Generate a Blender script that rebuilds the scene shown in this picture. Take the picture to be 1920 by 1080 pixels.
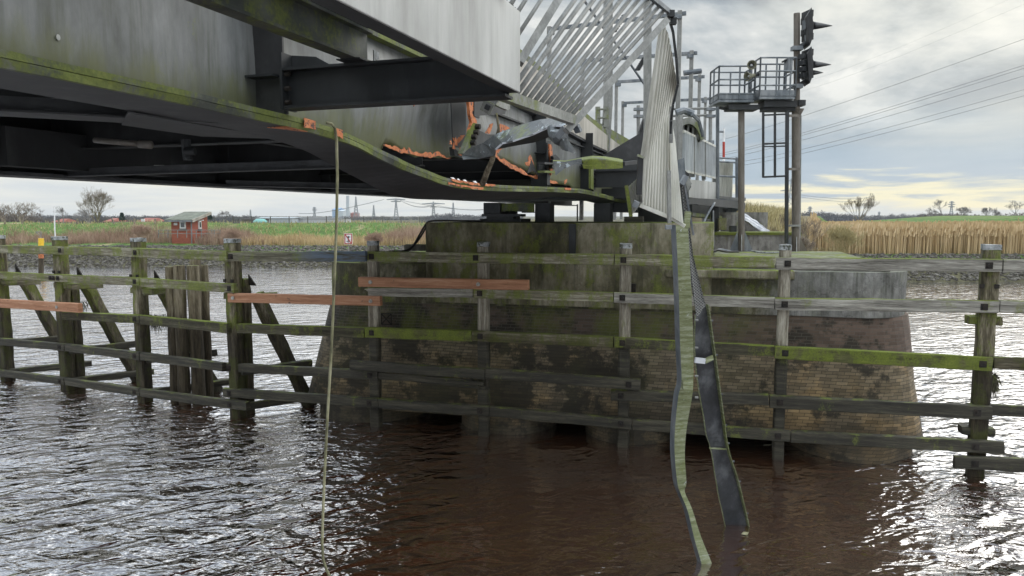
import bpy, bmesh, math, random
from mathutils import Vector, Matrix, noise
random.seed(7)
R = random.Random(11)
for o in list(bpy.data.objects): bpy.data.objects.remove(o)
SC = bpy.context.scene
COL = SC.collection
rad = math.radians

# ------------------------------------------------------------------ camera
F = 1371.0; H = 4.5; TH = math.atan(135 / F)
cam = bpy.data.cameras.new('camera'); camo = bpy.data.objects.new('camera', cam); COL.objects.link(camo)
cam.sensor_width = 36; cam.lens = 36 * F / 1920; cam.clip_start = 0.05; cam.clip_end = 20000
camo.location = (0, 0, H); camo.rotation_euler = (math.pi / 2 - TH, 0, 0)
SC.camera = camo
SC.render.resolution_x = 1024; SC.render.resolution_y = 576
SC.view_settings.view_transform = 'Standard'; SC.view_settings.look = 'None'
SC.view_settings.exposure = 0.66; SC.view_settings.gamma = 1.0
SC.view_settings.use_curve_mapping = False

# ------------------------------------------------------------------ world: overcast sky with broken cloud
SUN_EL, SUN_AZ = 32, 48            # azimuth measured from +Y (view direction) to the right
W_ = bpy.data.worlds.new('World'); SC.world = W_; W_.use_nodes = True
def build_world():
    nt = W_.node_tree; N = nt.nodes; L = nt.links; N.clear()
    out = N.new('ShaderNodeOutputWorld'); bg = N.new('ShaderNodeBackground'); bg.inputs[1].default_value = 0.1
    sky = N.new('ShaderNodeTexSky'); sky.sky_type = 'NISHITA'; sky.sun_disc = False
    sky.sun_elevation = rad(SUN_EL); sky.sun_rotation = rad(SUN_AZ)
    tc = N.new('ShaderNodeTexCoord'); sep = N.new('ShaderNodeSeparateXYZ'); L.new(tc.outputs['Generated'], sep.inputs[0])
    def M(op, a, b=None, c=None, clamp=False):
        n = N.new('ShaderNodeMath'); n.operation = op; n.use_clamp = clamp
        for i, q in enumerate((a, b, c)):
            if q is None: continue
            if isinstance(q, (int, float)): n.inputs[i].default_value = q
            else: L.new(q, n.inputs[i])
        return n.outputs[0]
    X, Y, Z = sep.outputs
    zc = M('MAXIMUM', Z, 0.0)
    den = M('ADD', zc, 0.22)
    comb = N.new('ShaderNodeCombineXYZ')
    L.new(M('DIVIDE', X, den), comb.inputs[0]); L.new(M('DIVIDE', Y, den), comb.inputs[1])
    L.new(M('MULTIPLY', zc, 3.0), comb.inputs[2])
    def nz(scale, det, rough, dist=0.0, loc=(0, 0, 0)):
        mp = N.new('ShaderNodeMapping'); mp.inputs['Location'].default_value = loc; L.new(comb.outputs[0], mp.inputs[0])
        n = N.new('ShaderNodeTexNoise'); n.inputs['Scale'].default_value = scale; n.inputs['Detail'].default_value = det
        n.inputs['Roughness'].default_value = rough; n.inputs['Distortion'].default_value = dist
        L.new(mp.outputs[0], n.inputs['Vector']); return n.outputs['Fac']
    n1 = nz(0.8, 9, 0.58, 0.35, (3.1, 1.7, 0)); n2 = nz(1.7, 8, 0.6, 0.3, (9, 4, 2))
    # cloud tone: grey undersides to white gaps
    t = M('MULTIPLY_ADD', M('ADD', M('MULTIPLY', n1, 0.75), M('MULTIPLY', n2, 0.25)), 2.3, -.70, clamp=True)
    r = N.new('ShaderNodeValToRGB'); L.new(t, r.inputs[0]); e = r.color_ramp
    e.elements[0].position = 0.38; e.elements[0].color = (2.5, 2.85, 3.2, 1)
    e.elements[1].position = 0.63; e.elements[1].color = (9.6, 9.5, 9.0, 1)
    k = e.elements.new(0.47); k.color = (4.5, 4.9, 5.1, 1)
    k = e.elements.new(0.56); k.color = (6.8, 6.95, 6.8, 1)
    # low bands near the horizon
    comb2 = N.new('ShaderNodeCombineXYZ'); L.new(M('MULTIPLY', X, 2.2), comb2.inputs[0]); L.new(M('MULTIPLY', Y, 2.2), comb2.inputs[1]); L.new(M('MULTIPLY', Z, 26.0), comb2.inputs[2])
    nb = N.new('ShaderNodeTexNoise'); nb.inputs['Scale'].default_value = 1.9; nb.inputs['Detail'].default_value = 8; nb.inputs['Roughness'].default_value = 0.6
    nb.inputs['Distortion'].default_value = 0.5
    L.new(comb2.outputs[0], nb.inputs['Vector'])
    el = M('ADD', Z, M('MULTIPLY', M('SUBTRACT', nb.outputs['Fac'], 0.5), 0.13))
    r2 = N.new('ShaderNodeValToRGB'); L.new(el, r2.inputs[0]); e = r2.color_ramp
    e.elements[0].position = 0.0; e.elements[0].color = (7.0, 7.4, 7.4, 1)
    e.elements[1].position = 0.20; e.elements[1].color = (5.4, 5.6, 5.8, 1)
    for p, c in ((0.012, (8.6, 8.3, 6.7)), (0.026, (10.0, 9.2, 6.2)), (0.042, (4.3, 5.2, 6.1)), (0.08, (3.6, 4.6, 5.6)), (0.125, (5.3, 5.7, 5.9))):
        k = e.elements.new(p); k.color = (*c, 1)
    # on the left the low sky is whiter
    rl = N.new('ShaderNodeValToRGB'); L.new(el, rl.inputs[0]); e = rl.color_ramp
    e.elements[0].position = 0.0; e.elements[0].color = (6.9, 7.3, 7.5, 1)
    e.elements[1].position = 0.2; e.elements[1].color = (5.9, 6.1, 6.2, 1)
    for p, c in ((0.03, (8.6, 8.6, 8.0)), (0.05, (9.8, 9.1, 6.9)), (0.068, (6.3, 6.7, 6.9)), (0.095, (8.2, 8.1, 7.6))):
        k = e.elements.new(p); k.color = (*c, 1)
    def mix(f, a, b):
        m = N.new('ShaderNodeMix'); m.data_type = 'RGBA'
        if isinstance(f, (int, float)): m.inputs[0].default_value = f
        else: L.new(f, m.inputs[0])
        for i, q in ((6, a), (7, b)):
            if isinstance(q, tuple): m.inputs[i].default_value = (*q, 1)
            else: L.new(q, m.inputs[i])
        return m.outputs[2]
    side = M('MULTIPLY_ADD', X, 3.0, 0.1, clamp=True)
    low = mix(side, rl.outputs[0], r2.outputs[0])
    f = N.new('ShaderNodeMapRange'); f.inputs[1].default_value = 0.07; f.inputs[2].default_value = 0.19; L.new(Z, f.inputs[0])
    col = mix(f.outputs[0], low, r.outputs[0])
    # brighter, warmer patch of cloud in front of the sun
    sd = Vector((math.sin(rad(33)) * math.cos(rad(19)), math.cos(rad(33)) * math.cos(rad(19)), math.sin(rad(19))))
    dot = N.new('ShaderNodeVectorMath'); dot.operation = 'DOT_PRODUCT'; L.new(tc.outputs['Generated'], dot.inputs[0]); dot.inputs[1].default_value = sd
    g = N.new('ShaderNodeMapRange'); g.inputs[1].default_value = 0.955; g.inputs[2].default_value = 1.0; L.new(dot.outputs['Value'], g.inputs[0])
    gg = M('MULTIPLY', g.outputs[0], M('MULTIPLY_ADD', n2, 2.4, -0.55, clamp=True))
    col = mix(gg, col, (9.6, 9.4, 8.2))
    col = mix(0.94, sky.outputs[0], col)
    # an overcast sky is brighter overhead than near the horizon
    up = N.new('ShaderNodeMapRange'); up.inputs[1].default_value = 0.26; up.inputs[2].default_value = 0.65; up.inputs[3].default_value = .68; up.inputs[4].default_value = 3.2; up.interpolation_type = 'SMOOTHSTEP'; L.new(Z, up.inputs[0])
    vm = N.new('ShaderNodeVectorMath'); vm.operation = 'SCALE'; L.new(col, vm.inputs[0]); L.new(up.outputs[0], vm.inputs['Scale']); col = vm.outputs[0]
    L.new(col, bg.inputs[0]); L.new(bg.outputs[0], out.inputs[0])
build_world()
sun = bpy.data.lights.new('sun', 'SUN'); suno = bpy.data.objects.new('sun', sun); COL.objects.link(suno)
sun.energy = 0.55; sun.angle = rad(38); sun.color = (1, .95, .86)
_d = Vector((math.sin(rad(SUN_AZ)) * math.cos(rad(SUN_EL)), math.cos(rad(SUN_AZ)) * math.cos(rad(SUN_EL)), math.sin(rad(SUN_EL))))
suno.rotation_euler = (-_d).to_track_quat('-Z', 'Y').to_euler(); suno.location = (30, 30, 60)

# ------------------------------------------------------------------ survey helpers (photo measurement -> metres)
_c, _s = math.cos(TH), math.sin(TH)
def ray(px, py):
    x = (px - 960) / F; y = (540 - py) / F
    return Vector((x, _c + _s * y, -_s + _c * y))
def P(px, py, Y):
    d = ray(px, py); return Vector((0, 0, H)) + d * (Y / d.y)
def Wz(px, py, z=0.0):
    d = ray(px, py); return Vector((0, 0, H)) + d * ((z - H) / d.z)
_v = ray(1430, 405); U = Vector((_v.x, _v.y, 0)).normalized(); V = Vector((U.y, -U.x, 0))   # bridge axis / across
def B(s, a, z): return U * s + V * a + Vector((0, 0, z))
def PA(px, py, a):                   # on the vertical plane parallel to the bridge at offset a
    d = ray(px, py); return Vector((0, 0, H)) + d * (a / d.dot(V))
def SAZ(p): return (p.dot(U), p.dot(V), p.z)
E_ = Vector((.965, -.262, 0)).normalized(); NN = Vector((-E_.y, E_.x, 0))                      # pier / fender axis
def Q(e, n, z): return E_ * e + NN * n + Vector((0, 0, z))
def PN(px, py, n):                   # on the vertical plane parallel to the pier face
    d = ray(px, py); return Vector((0, 0, H)) + d * (n / d.dot(NN))

# ------------------------------------------------------------------ mesh builder
class MB:
    def __init__(s): s.v = []; s.f = []; s.uv = None
    def add(s, vs, fs):
        b = len(s.v); s.v += [tuple(x) for x in vs]; s.f += [tuple(i + b for i in f) for f in fs]; return s
    def hexa(s, p):                  # 8 points: bottom 4, top 4
        return s.add(p, [(0, 3, 2, 1), (4, 5, 6, 7), (0, 1, 5, 4), (1, 2, 6, 5), (2, 3, 7, 6), (3, 0, 4, 7)])
    def bb(s, s0, s1, a0, a1, z0, z1, fn=None):
        fn = fn or B
        return s.hexa([fn(s0, a0, z0), fn(s1, a0, z0), fn(s1, a1, z0), fn(s0, a1, z0), fn(s0, a0, z1), fn(s1, a0, z1), fn(s1, a1, z1), fn(s0, a1, z1)])
    def box(s, c, sx, sy, sz, rz=0):
        m = Matrix.Rotation(rz, 3, 'Z'); c = Vector(c)
        return s.hexa([c + m @ Vector((x * sx / 2, y * sy / 2, z * sz / 2)) for z in (-1, 1) for x, y in ((-1, -1), (1, -1), (1, 1), (-1, 1))])
    def bar(s, p, q, w, h, up=Vector((0, 0, 1)), ch=0.0, seg=1, jit=0.0):   # rectangular bar p->q
        p = Vector(p); q = Vector(q); d = (q - p)
        if d.length < 1e-5: return s
        d.normalize(); r = d.cross(up)
        if r.length < 1e-3: r = d.cross(Vector((1, 0, 0)))
        r.normalize(); t = r.cross(d).normalized()
        if ch:
            a, b = w / 2, h / 2
            pr = [(-a + ch, -b), (a - ch, -b), (a, -b + ch), (a, b - ch), (a - ch, b), (-a + ch, b), (-a, b - ch), (-a, -b + ch)]
        else: pr = [(-w / 2, -h / 2), (w / 2, -h / 2), (w / 2, h / 2), (-w / 2, h / 2)]
        n = len(pr); vs = []; fs = []
        for i in range(seg + 1):
            o = p.lerp(q, i / seg)
            for x, y in pr:
                j = Vector((R.uniform(-jit, jit), R.uniform(-jit, jit), R.uniform(-jit, jit))) if jit else Vector((0, 0, 0))
                vs.append(o + r * x + t * y + j)
        for i in range(seg):
            for k in range(n):
                k2 = (k + 1) % n
                fs.append((i * n + k, i * n + k2, (i + 1) * n + k2, (i + 1) * n + k))
        fs.append(tuple(reversed(range(n)))); fs.append(tuple(seg * n + k for k in range(n)))
        return s.add(vs, fs)
    def tube(s, pts, r, n=8, caps=True):
        pts = [Vector(p) for p in pts]; rs = r if isinstance(r, (list, tuple)) else [r] * len(pts)
        vs = []; fs = []; prev = None
        for i, p in enumerate(pts):
            d = (pts[min(i + 1, len(pts) - 1)] - pts[max(i - 1, 0)]).normalized()
            if prev is None:
                x = d.cross(Vector((0, 0, 1)));
                if x.length < 1e-2: x = d.cross(Vector((1, 0, 0)))
            else: x = prev - d * prev.dot(d)
            x.normalize(); prev = x; y = d.cross(x)
            for k in range(n):
                a = 2 * math.pi * k / n; vs.append(p + (x * math.cos(a) + y * math.sin(a)) * rs[i])
        for i in range(len(pts) - 1):
            for k in range(n):
                k2 = (k + 1) % n; fs.append((i * n + k, i * n + k2, (i + 1) * n + k2, (i + 1) * n + k))
        if caps: fs.append(tuple(reversed(range(n)))); fs.append(tuple((len(pts) - 1) * n + k for k in range(n)))
        return s.add(vs, fs)
    def prism(s, pts, off):          # polygon extruded by vector
        pts = [Vector(p) for p in pts]; off = Vector(off); n = len(pts)
        return s.add(pts + [p + off for p in pts], [tuple(range(n)), tuple(reversed(range(n, 2 * n)))] + [(i, i + n, (i + 1) % n + n, (i + 1) % n) for i in range(n)])
    def strip(s, A, Bp, off):        # ribbon between two polylines with thickness vector
        n = len(A); off = Vector(off); vs = list(A) + list(Bp) + [Vector(p) + off for p in A] + [Vector(p) + off for p in Bp]; fs = []
        for i in range(n - 1):
            fs.append((i, i + 1, n + i + 1, n + i)); fs.append((2 * n + i, 3 * n + i, 3 * n + i + 1, 2 * n + i + 1))
            fs.append((i, 2 * n + i, 2 * n + i + 1, i + 1)); fs.append((n + i, n + i + 1, 3 * n + i + 1, 3 * n + i))
        fs.append((0, n, 3 * n, 2 * n)); fs.append((n - 1, 3 * n - 1, 4 * n - 1, 2 * n - 1))
        return s.add(vs, fs)
    def build(s, name, mat, parent=None, smooth=False, bevel=0):
        me = bpy.data.meshes.new(name); me.from_pydata(s.v, [], s.f); me.update()
        bm = bmesh.new(); bm.from_mesh(me); bmesh.ops.recalc_face_normals(bm, faces=bm.faces); bm.to_mesh(me); bm.free()
        if s.uv:
            pass
        o = bpy.data.objects.new(name, me); COL.objects.link(o)
        if mat: me.materials.append(mat)
        if parent: o.parent = parent; o.matrix_parent_inverse = parent.matrix_world.inverted()
        if smooth:
            for p in me.polygons: p.use_smooth = True
        if bevel:
            b = o.modifiers.new('bevel', 'BEVEL'); b.width = bevel; b.segments = 2; b.limit_method = 'ANGLE'
        return o
def tag(o, label=None, cat=None, group=None, kind=None):
    if label: o['label'] = label
    if cat: o['category'] = cat
    if group: o['group'] = group
    if kind: o['kind'] = kind
    return o
def empty(name, loc, label=None, cat=None, group=None):
    o = bpy.data.objects.new(name, None); COL.objects.link(o); o.location = loc; o.empty_display_size = .3
    o.matrix_world = Matrix.Translation(loc)
    return tag(o, label, cat, group)

# ------------------------------------------------------------------ materials
def newmat(name):
    m = bpy.data.materials.new(name); m.use_nodes = True; nt = m.node_tree
    return m, nt, nt.nodes, nt.links, nt.nodes['Principled BSDF']
class NT:
    def __init__(s, nt): s.nt = nt; s.N = nt.nodes; s.L = nt.links
    def m(s, op, a, b=None, c=None, clamp=False):
        n = s.N.new('ShaderNodeMath'); n.operation = op; n.use_clamp = clamp
        for i, q in enumerate((a, b, c)):
            if q is None: continue
            if isinstance(q, (int, float)): n.inputs[i].default_value = q
            else: s.L.new(q, n.inputs[i])
        return n.outputs[0]
    def pos(s):
        return s.N.new('ShaderNodeNewGeometry').outputs['Position']
    def noise(s, vec, scale, det=4, rough=.55, sc=(1, 1, 1), loc=(0, 0, 0), dist=0):
        mp = s.N.new('ShaderNodeMapping'); mp.inputs['Scale'].default_value = sc; mp.inputs['Location'].default_value = loc
        s.L.new(vec, mp.inputs[0]); n = s.N.new('ShaderNodeTexNoise'); n.inputs['Scale'].default_value = scale
        n.inputs['Detail'].default_value = det; n.inputs['Roughness'].default_value = rough; n.inputs['Distortion'].default_value = dist
        s.L.new(mp.outputs[0], n.inputs['Vector']); return n.outputs['Fac']
    def ex(s, f, k=1.8): return s.m('MULTIPLY_ADD', f, k, .5 - .5 * k, clamp=True)
    def ramp(s, f, stops):
        r = s.N.new('ShaderNodeValToRGB'); s.L.new(f, r.inputs[0]); e = r.color_ramp
        e.elements[0].position = stops[0][0]; e.elements[0].color = (*stops[0][1], 1)
        e.elements[1].position = stops[-1][0]; e.elements[1].color = (*stops[-1][1], 1)
        for p, c in stops[1:-1]: k = e.elements.new(p); k.color = (*c, 1)
        return r.outputs[0]
    def fr(s, f, a, b):
        r = s.N.new('ShaderNodeMapRange'); s.L.new(f, r.inputs[0]); r.inputs[1].default_value = a; r.inputs[2].default_value = b; r.interpolation_type = 'SMOOTHSTEP'
        return r.outputs[0]
    def mix(s, f, a, b, mode='MIX'):
        m = s.N.new('ShaderNodeMix'); m.data_type = 'RGBA'; m.blend_type = mode
        if isinstance(f, (int, float)): m.inputs[0].default_value = f
        else: s.L.new(f, m.inputs[0])
        for i, q in ((6, a), (7, b)):
            if isinstance(q, tuple): m.inputs[i].default_value = (*q, 1)
            else: s.L.new(q, m.inputs[i])
        return m.outputs[2]
    def bump(s, h, strength, dist, to, prev=None):
        b = s.N.new('ShaderNodeBump'); b.inputs['Strength'].default_value = strength; b.inputs['Distance'].default_value = dist
        s.L.new(h, b.inputs['Height'])
        if prev: s.L.new(prev, b.inputs['Normal'])
        if to: s.L.new(b.outputs[0], to)
        return b.outputs[0]

MOSS = ((.3, (.05, .065, .008)), (.55, (.13, .16, .018)), (.8, (.24, .25, .04)))
def weathered(name, cols, scale=2.0, sc=(1, 1, 1), rough=.7, metal=0., bump=.2, bdist=.01, moss=0., moss_top=0., stain=None, tide=None, streak=0., spots=None, tidecol=(.25, .24, .2), grain=0., alt=None, cracks=0., blue=None, lowmoss=None):
    m, nt, N, L, bs = newmat(name); t = NT(nt); pos = t.pos()
    n = t.noise(pos, scale, 8, .62, sc); nf = t.noise(pos, scale * 7, 5, .65, sc, (3, 3, 3))
    if grain: n = t.m('ADD', t.m('MULTIPLY', n, 1 - grain), t.m('MULTIPLY', nf, grain))
    n = t.ex(n, 1.8 + grain); col = t.ramp(n, cols)
    if alt: sx_ = N.new('ShaderNodeSeparateXYZ'); L.new(pos, sx_.inputs[0]); af = t.fr(t.m('ADD', sx_.outputs[0], t.m('MULTIPLY', nf, .6)), alt[0], alt[1]); col = t.mix(af, col, t.ramp(n, alt[2]))
    if streak:
        k = t.noise(pos, 6, 6, .65, (1, 1, .07), (3, 3, 3)); k2 = t.noise(pos, 22, 4, .6, (1, 1, .04), (1, 8, 3))
        f = t.m('MULTIPLY', t.m('ADD', t.fr(k, .45, .72), t.m('MULTIPLY', t.fr(k2, .5, .75), .5)), streak, clamp=True)
        col = t.mix(f, col, stain or (.03, .03, .025))
    if spots:
        k = t.noise(pos, spots[1], 5, .7, (1, 1, 1), (5, 2, 1)); col = t.mix(t.fr(k, spots[2], spots[2] + .04), col, spots[0])
    geo = N.new('ShaderNodeNewGeometry'); sp = N.new('ShaderNodeSeparateXYZ'); L.new(geo.outputs['Normal'], sp.inputs[0])
    if moss or moss_top:
        k = t.noise(pos, 3.2, 8, .68, (1, 1, .6), (7, 1, 9)); kf = t.noise(pos, 40, 4, .6)
        mc = t.ramp(t.m('ADD', t.m('MULTIPLY', kf, .55), t.m('MULTIPLY', k, .45)), MOSS)
        f = t.m('MULTIPLY', t.fr(t.m('ADD', k, t.m('MULTIPLY', kf, .25)), .78 - moss * .35, .92 - moss * .35), min(1, .45 + moss * .5))
        if not moss: f = t.m('MULTIPLY', f, 0)
        ft = t.m('MULTIPLY', t.fr(sp.outputs[2], .3, .8), t.fr(t.m('ADD', k, moss_top - .6), .25, .5))
        f = t.m('MAXIMUM', f, ft)
        if alt: f = t.m('MULTIPLY', f, t.m('MULTIPLY_ADD', af, -.8, 1))
        col = t.mix(f, col, mc)
    if blue is not None:
        sx2 = N.new('ShaderNodeSeparateXYZ'); L.new(pos, sx2.inputs[0]); bf = t.m('MULTIPLY', t.fr(t.m('ADD', sx2.outputs[0], t.m('MULTIPLY', nf, .8)), blue - .6, blue + .5), t.fr(n, .25, .6)); col = t.mix(t.m('MULTIPLY', bf, .8), col, (.075, .12, .2))
    if lowmoss:
        s3 = N.new('ShaderNodeSeparateXYZ'); L.new(pos, s3.inputs[0]); kk = t.noise(pos, 7, 7, .7, (1, 1, .25), (2, 6, 6)); lf_ = t.fr(t.m('ADD', s3.outputs[2], t.m('MULTIPLY', kk, -.55)), lowmoss[1] - .27, lowmoss[0] - .27)
        col = t.mix(t.m('MULTIPLY', lf_, .75), col, t.mix(kk, (.05, .055, .018), (.14, .145, .04)))
    if cracks:
        ck = t.noise(pos, .9, 7, .62, (1, 1, 1.6), (11, 3, 5)); cf = t.fr(t.m('ABSOLUTE', t.m('SUBTRACT', ck, .5)), .009, .002); msk = t.fr(t.noise(pos, .5, 2, .5, (1, 1, 1), (2, 2, 9)), .47, .55); col = t.mix(t.m('MULTIPLY', t.m('MULTIPLY', cf, msk), cracks), col, (.012, .011, .009))
        pt = t.noise(pos, 1.5, 8, .7, (1, 1, 1.2), (21, 3, 5)); col = t.mix(t.m('MULTIPLY', t.fr(pt, .57, .61), cracks * .75), col, (.025, .024, .016))
    if tide is not None:
        sz = N.new('ShaderNodeSeparateXYZ'); L.new(pos, sz.inputs[0])
        wob = t.noise(pos, 1.6, 5, .6, (1, 1, .2))
        f = t.fr(t.m('ADD', sz.outputs[2], t.m('MULTIPLY', wob, .5)), tide + .5, tide - .1)
        col = t.mix(t.m('MULTIPLY', f, .85), col, t.mix(1.0, col, tidecol, 'MULTIPLY'))
    L.new(col, bs.inputs['Base Color'])
    bs.inputs['Roughness'].default_value = rough; bs.inputs['Metallic'].default_value = metal
    if bump: t.bump(t.noise(pos, 18, 8, .7, sc), bump, bdist, bs.inputs['Normal'])
    return m

M = {}
M['steel'] = weathered('grey painted steel', ((.15, (.07, .073, .071)), (.5, (.145, .15, .15)), (.85, (.235, .24, .24))), 1.6, (1, 1, .35), .5, .0, .12, .004, moss=.12, streak=.7, stain=(.045, .05, .03), grain=.35, spots=((.33, .33, .32), 7, .70), lowmoss=(5.12, 5.42))
M['steel_light'] = weathered('light grey fascia paint', ((.3, (.27, .27, .255)), (.5, (.36, .36, .345)), (.7, (.45, .45, .43))), 1.6, (1, 1, .3), .55, 0, .1, .003, moss=.03, streak=.4, stain=(.16, .16, .14))
M['steel_beige'] = weathered('weathered beige panel', ((.3, (.28, .26, .22)), (.5, (.38, .35, .30)), (.7, (.46, .43, .38))), 2.2, (1, 1, .3), .6, 0, .1, .003, moss=.05, streak=.7, stain=(.13, .13, .11))
M['steel_dark'] = weathered('near black steel', ((.2, (.009, .010, .011)), (.6, (.020, .022, .024)), (.9, (.045, .047, .05))), 2.0, (1, 1, .5), .6, 0, .15, .004, moss=.06, grain=.3)  # near-black steel, uneven tone with a little moss
M['steel_under'] = weathered('shaded underside steel', ((.2, (.014, .014, .015)), (.55, (.031, .031, .033)), (.85, (.065, .065, .068))), 1.4, (1, 1, 1), .6, 0, .1, .004, grain=.3)  # darker copy of the grey steel, underside shade put into the colour
M['flange'] = weathered('mossy flange edge', ((.3, (.05, .055, .045)), (.5, (.09, .095, .08)), (.7, (.15, .15, .135))), 2.5, (1, 1, 1), .75, 0, .35, .008, moss=.75, moss_top=.55)
M['steel_mossy'] = weathered('dark beam with green film', ((.3, (.045, .05, .045)), (.5, (.075, .08, .07)), (.7, (.12, .125, .11))), 2.5, (1, 1, 1), .7, 0, .2, .006, moss=.38, moss_top=.55)
M['galv'] = weathered('galvanised steel', ((.15, (.14, .14, .132)), (.5, (.225, .225, .213)), (.85, (.33, .33, .31))), 9, (1, 1, .5), .5, .15, .1, .003, streak=.35, stain=(.13, .13, .12), grain=.4)
M['plate'] = weathered('scraped bent plate', ((.15, (.05, .055, .058)), (.5, (.10, .108, .112)), (.85, (.18, .19, .195))), 5, (1, 1, 1), .45, .2, .4, .01, moss=.28, grain=.4, spots=((.42, .47, .5), 9, .60))
M['galv_moss'] = weathered('galvanised rail with moss', ((.15, (.13, .13, .11)), (.5, (.22, .22, .2)), (.85, (.34, .34, .31))), 6, (1, 1, .6), .6, .1, .3, .004, moss=.5, moss_top=1.0, grain=.4)
M['galv_dark'] = weathered('dull grey steelwork', ((.3, (.10, .115, .13)), (.5, (.16, .175, .19)), (.7, (.24, .25, .26))), 4, (1, 1, .4), .5, .3, .1, .003)
M['alu'] = weathered('pale ribbed aluminium', ((.2, (.40, .39, .34)), (.5, (.56, .55, .49)), (.8, (.68, .67, .61))), 4, (1, 1, .25), .5, .1, .1, .003, moss=.03, streak=.35, stain=(.28, .27, .2))
M['rust_pipe'] = weathered('brown grey painted mast', ((.15, (.075, .058, .045)), (.5, (.135, .115, .095)), (.85, (.21, .19, .17))), 5, (1, 1, .25), .6, .1, .1, .003, streak=.5, stain=(.15, .135, .11), grain=.3)
M['orange'] = weathered('orange primer paint', ((.15, (.20, .07, .035)), (.45, (.46, .14, .05)), (.85, (.62, .24, .10))), 9, (1, 1, 1), .8, 0, .6, .008, spots=((.07, .05, .045), 22, .56), grain=.3)
M['black'] = weathered('black enamel', ((.3, (.008, .008, .009)), (.7, (.02, .021, .023))), 6, (1, 1, 1), .45, 0, .05, .002)
M['concrete'] = weathered('mossy concrete', ((.15, (.035, .032, .018)), (.4, (.12, .108, .062)), (.6, (.24, .215, .15)), (.88, (.43, .39, .31))), 1.1, (1, 1, .5), .9, 0, .6, .02, moss=.5, moss_top=.95, streak=.6, stain=(.028, .028, .014), grain=.3, cracks=.3)
M['cap_concrete'] = weathered('concrete pier cap', ((.15, (.025, .024, .014)), (.5, (.08, .072, .04)), (.88, (.28, .26, .19))), 1.2, (1, 1, .6), .9, 0, .7, .03, moss=.45, moss_top=.8, streak=.6, stain=(.022, .022, .012), grain=.35, cracks=.35, alt=(4.9, 5.5, ((.15, (.10, .098, .09)), (.5, (.22, .215, .2)), (.88, (.42, .41, .39)))))
M['concrete_grey'] = weathered('grey concrete', ((.15, (.08, .076, .066)), (.5, (.21, .2, .18)), (.88, (.4, .39, .36))), 1.5, (1, 1, .5), .9, 0, .6, .02, moss=.25, moss_top=.5, streak=.6, stain=(.06, .055, .045), grain=.35, cracks=.35)
M['wood'] = weathered('weathered mossy timber', ((.2, (.045, .038, .024)), (.5, (.165, .147, .10)), (.85, (.42, .395, .31))), 3, (.3, .3, 5), .9, 0, .9, .015, moss=.62, moss_top=1.1, tide=2.3, tidecol=(.3, .26, .19), grain=.4)
M['wood_grey'] = weathered('silver grey timber', ((.2, (.065, .058, .048)), (.5, (.235, .22, .19)), (.85, (.5, .48, .42))), 3, (.3, .3, 6), .9, 0, .9, .015, moss=.22, moss_top=.7, tide=2.3, tidecol=(.35, .31, .24), grain=.4)
M['post'] = weathered('mossy timber post', ((.2, (.022, .018, .010)), (.5, (.105, .087, .053)), (.85, (.33, .29, .21))), 4, (2.6, 2.6, .25), .9, 0, 1., .025, moss=.58, moss_top=.7, tide=2.05, tidecol=(.2, .17, .13), grain=.4)
M['post_grey'] = weathered('dry grey timber post', ((.2, (.06, .05, .036)), (.5, (.20, .175, .135)), (.85, (.44, .41, .34))), 4, (2.6, 2.6, .22), .9, 0, 1., .02, moss=.25, moss_top=.5, grain=.4)
M['pile'] = weathered('pale timber pile', ((.2, (.045, .034, .02)), (.5, (.19, .155, .10)), (.85, (.40, .35, .26))), 4, (2.6, 2.6, .22), .9, 0, 1., .025, moss=.25, moss_top=.5, tide=2.05, tidecol=(.15, .13, .10), grain=.4)
M['wood_moss'] = weathered('mossy olive timber', ((.2, (.035, .035, .012)), (.5, (.085, .085, .03)), (.85, (.19, .185, .09))), 3, (.3, .3, 4), .95, 0, .9, .015, moss=.75, moss_top=1.1, grain=.4)
M['wood_damp'] = weathered('dark damp timber with moss', ((.2, (.02, .018, .01)), (.5, (.05, .044, .026)), (.85, (.12, .11, .075))), 3, (.3, .3, 4), .95, 0, .9, .015, moss=.42, moss_top=1.0, grain=.4)
M['wood_dark'] = weathered('wet dark timber', ((.2, (.010, .009, .006)), (.5, (.032, .028, .018)), (.85, (.09, .08, .055))), 3, (.3, .3, 5), .75, 0, .8, .012, moss=.2, moss_top=.4, grain=.4)
M['wood_new'] = weathered('new reddish timber', ((.2, (.20, .085, .04)), (.5, (.34, .16, .085)), (.85, (.47, .27, .17))), 3, (.3, .3, 5), .75, 0, .3, .006, grain=.35, spots=((.1, .06, .04), 9, .64))
M['blue_wood'] = weathered('blue stained timber', ((.2, (.04, .036, .02)), (.5, (.12, .11, .075)), (.85, (.28, .27, .21))), 3, (.3, .3, 5), .85, 0, .8, .012, moss=.3, moss_top=.8, grain=.4, blue=-3.9)
M['cap'] = weathered('worn white cap', ((.2, (.12, .125, .12)), (.5, (.27, .28, .285)), (.85, (.46, .47, .48))), 9, (1, 1, 1), .7, 0, .3, .006, spots=((.06, .065, .045), 9, .55), grain=.3)
M['bolt'] = weathered('dark bolt plate', ((.3, (.010, .009, .008)), (.7, (.03, .022, .016))), 14, (1, 1, 1), .8, .2, .3, .003)
M['bolt_bright'] = weathered('pale bolt head', ((.3, (.2, .19, .17)), (.7, (.4, .39, .36))), 14, (1, 1, 1), .6, .3, .1, .003)
M['rope'] = weathered('mossy pipe', ((.3, (.13, .125, .07)), (.5, (.24, .23, .13)), (.7, (.36, .34, .22))), 9, (1, 1, .5), .8, 0, .4, .004)
M['red'] = weathered('red paint', ((.3, (.33, .03, .02)), (.7, (.45, .06, .04))), 5, (1, 1, 1), .6, 0, .05, .002)
M['white'] = weathered('white paint', ((.3, (.66, .66, .66)), (.7, (.8, .8, .8))), 5, (1, 1, 1), .6, 0, .05, .002)
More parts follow.
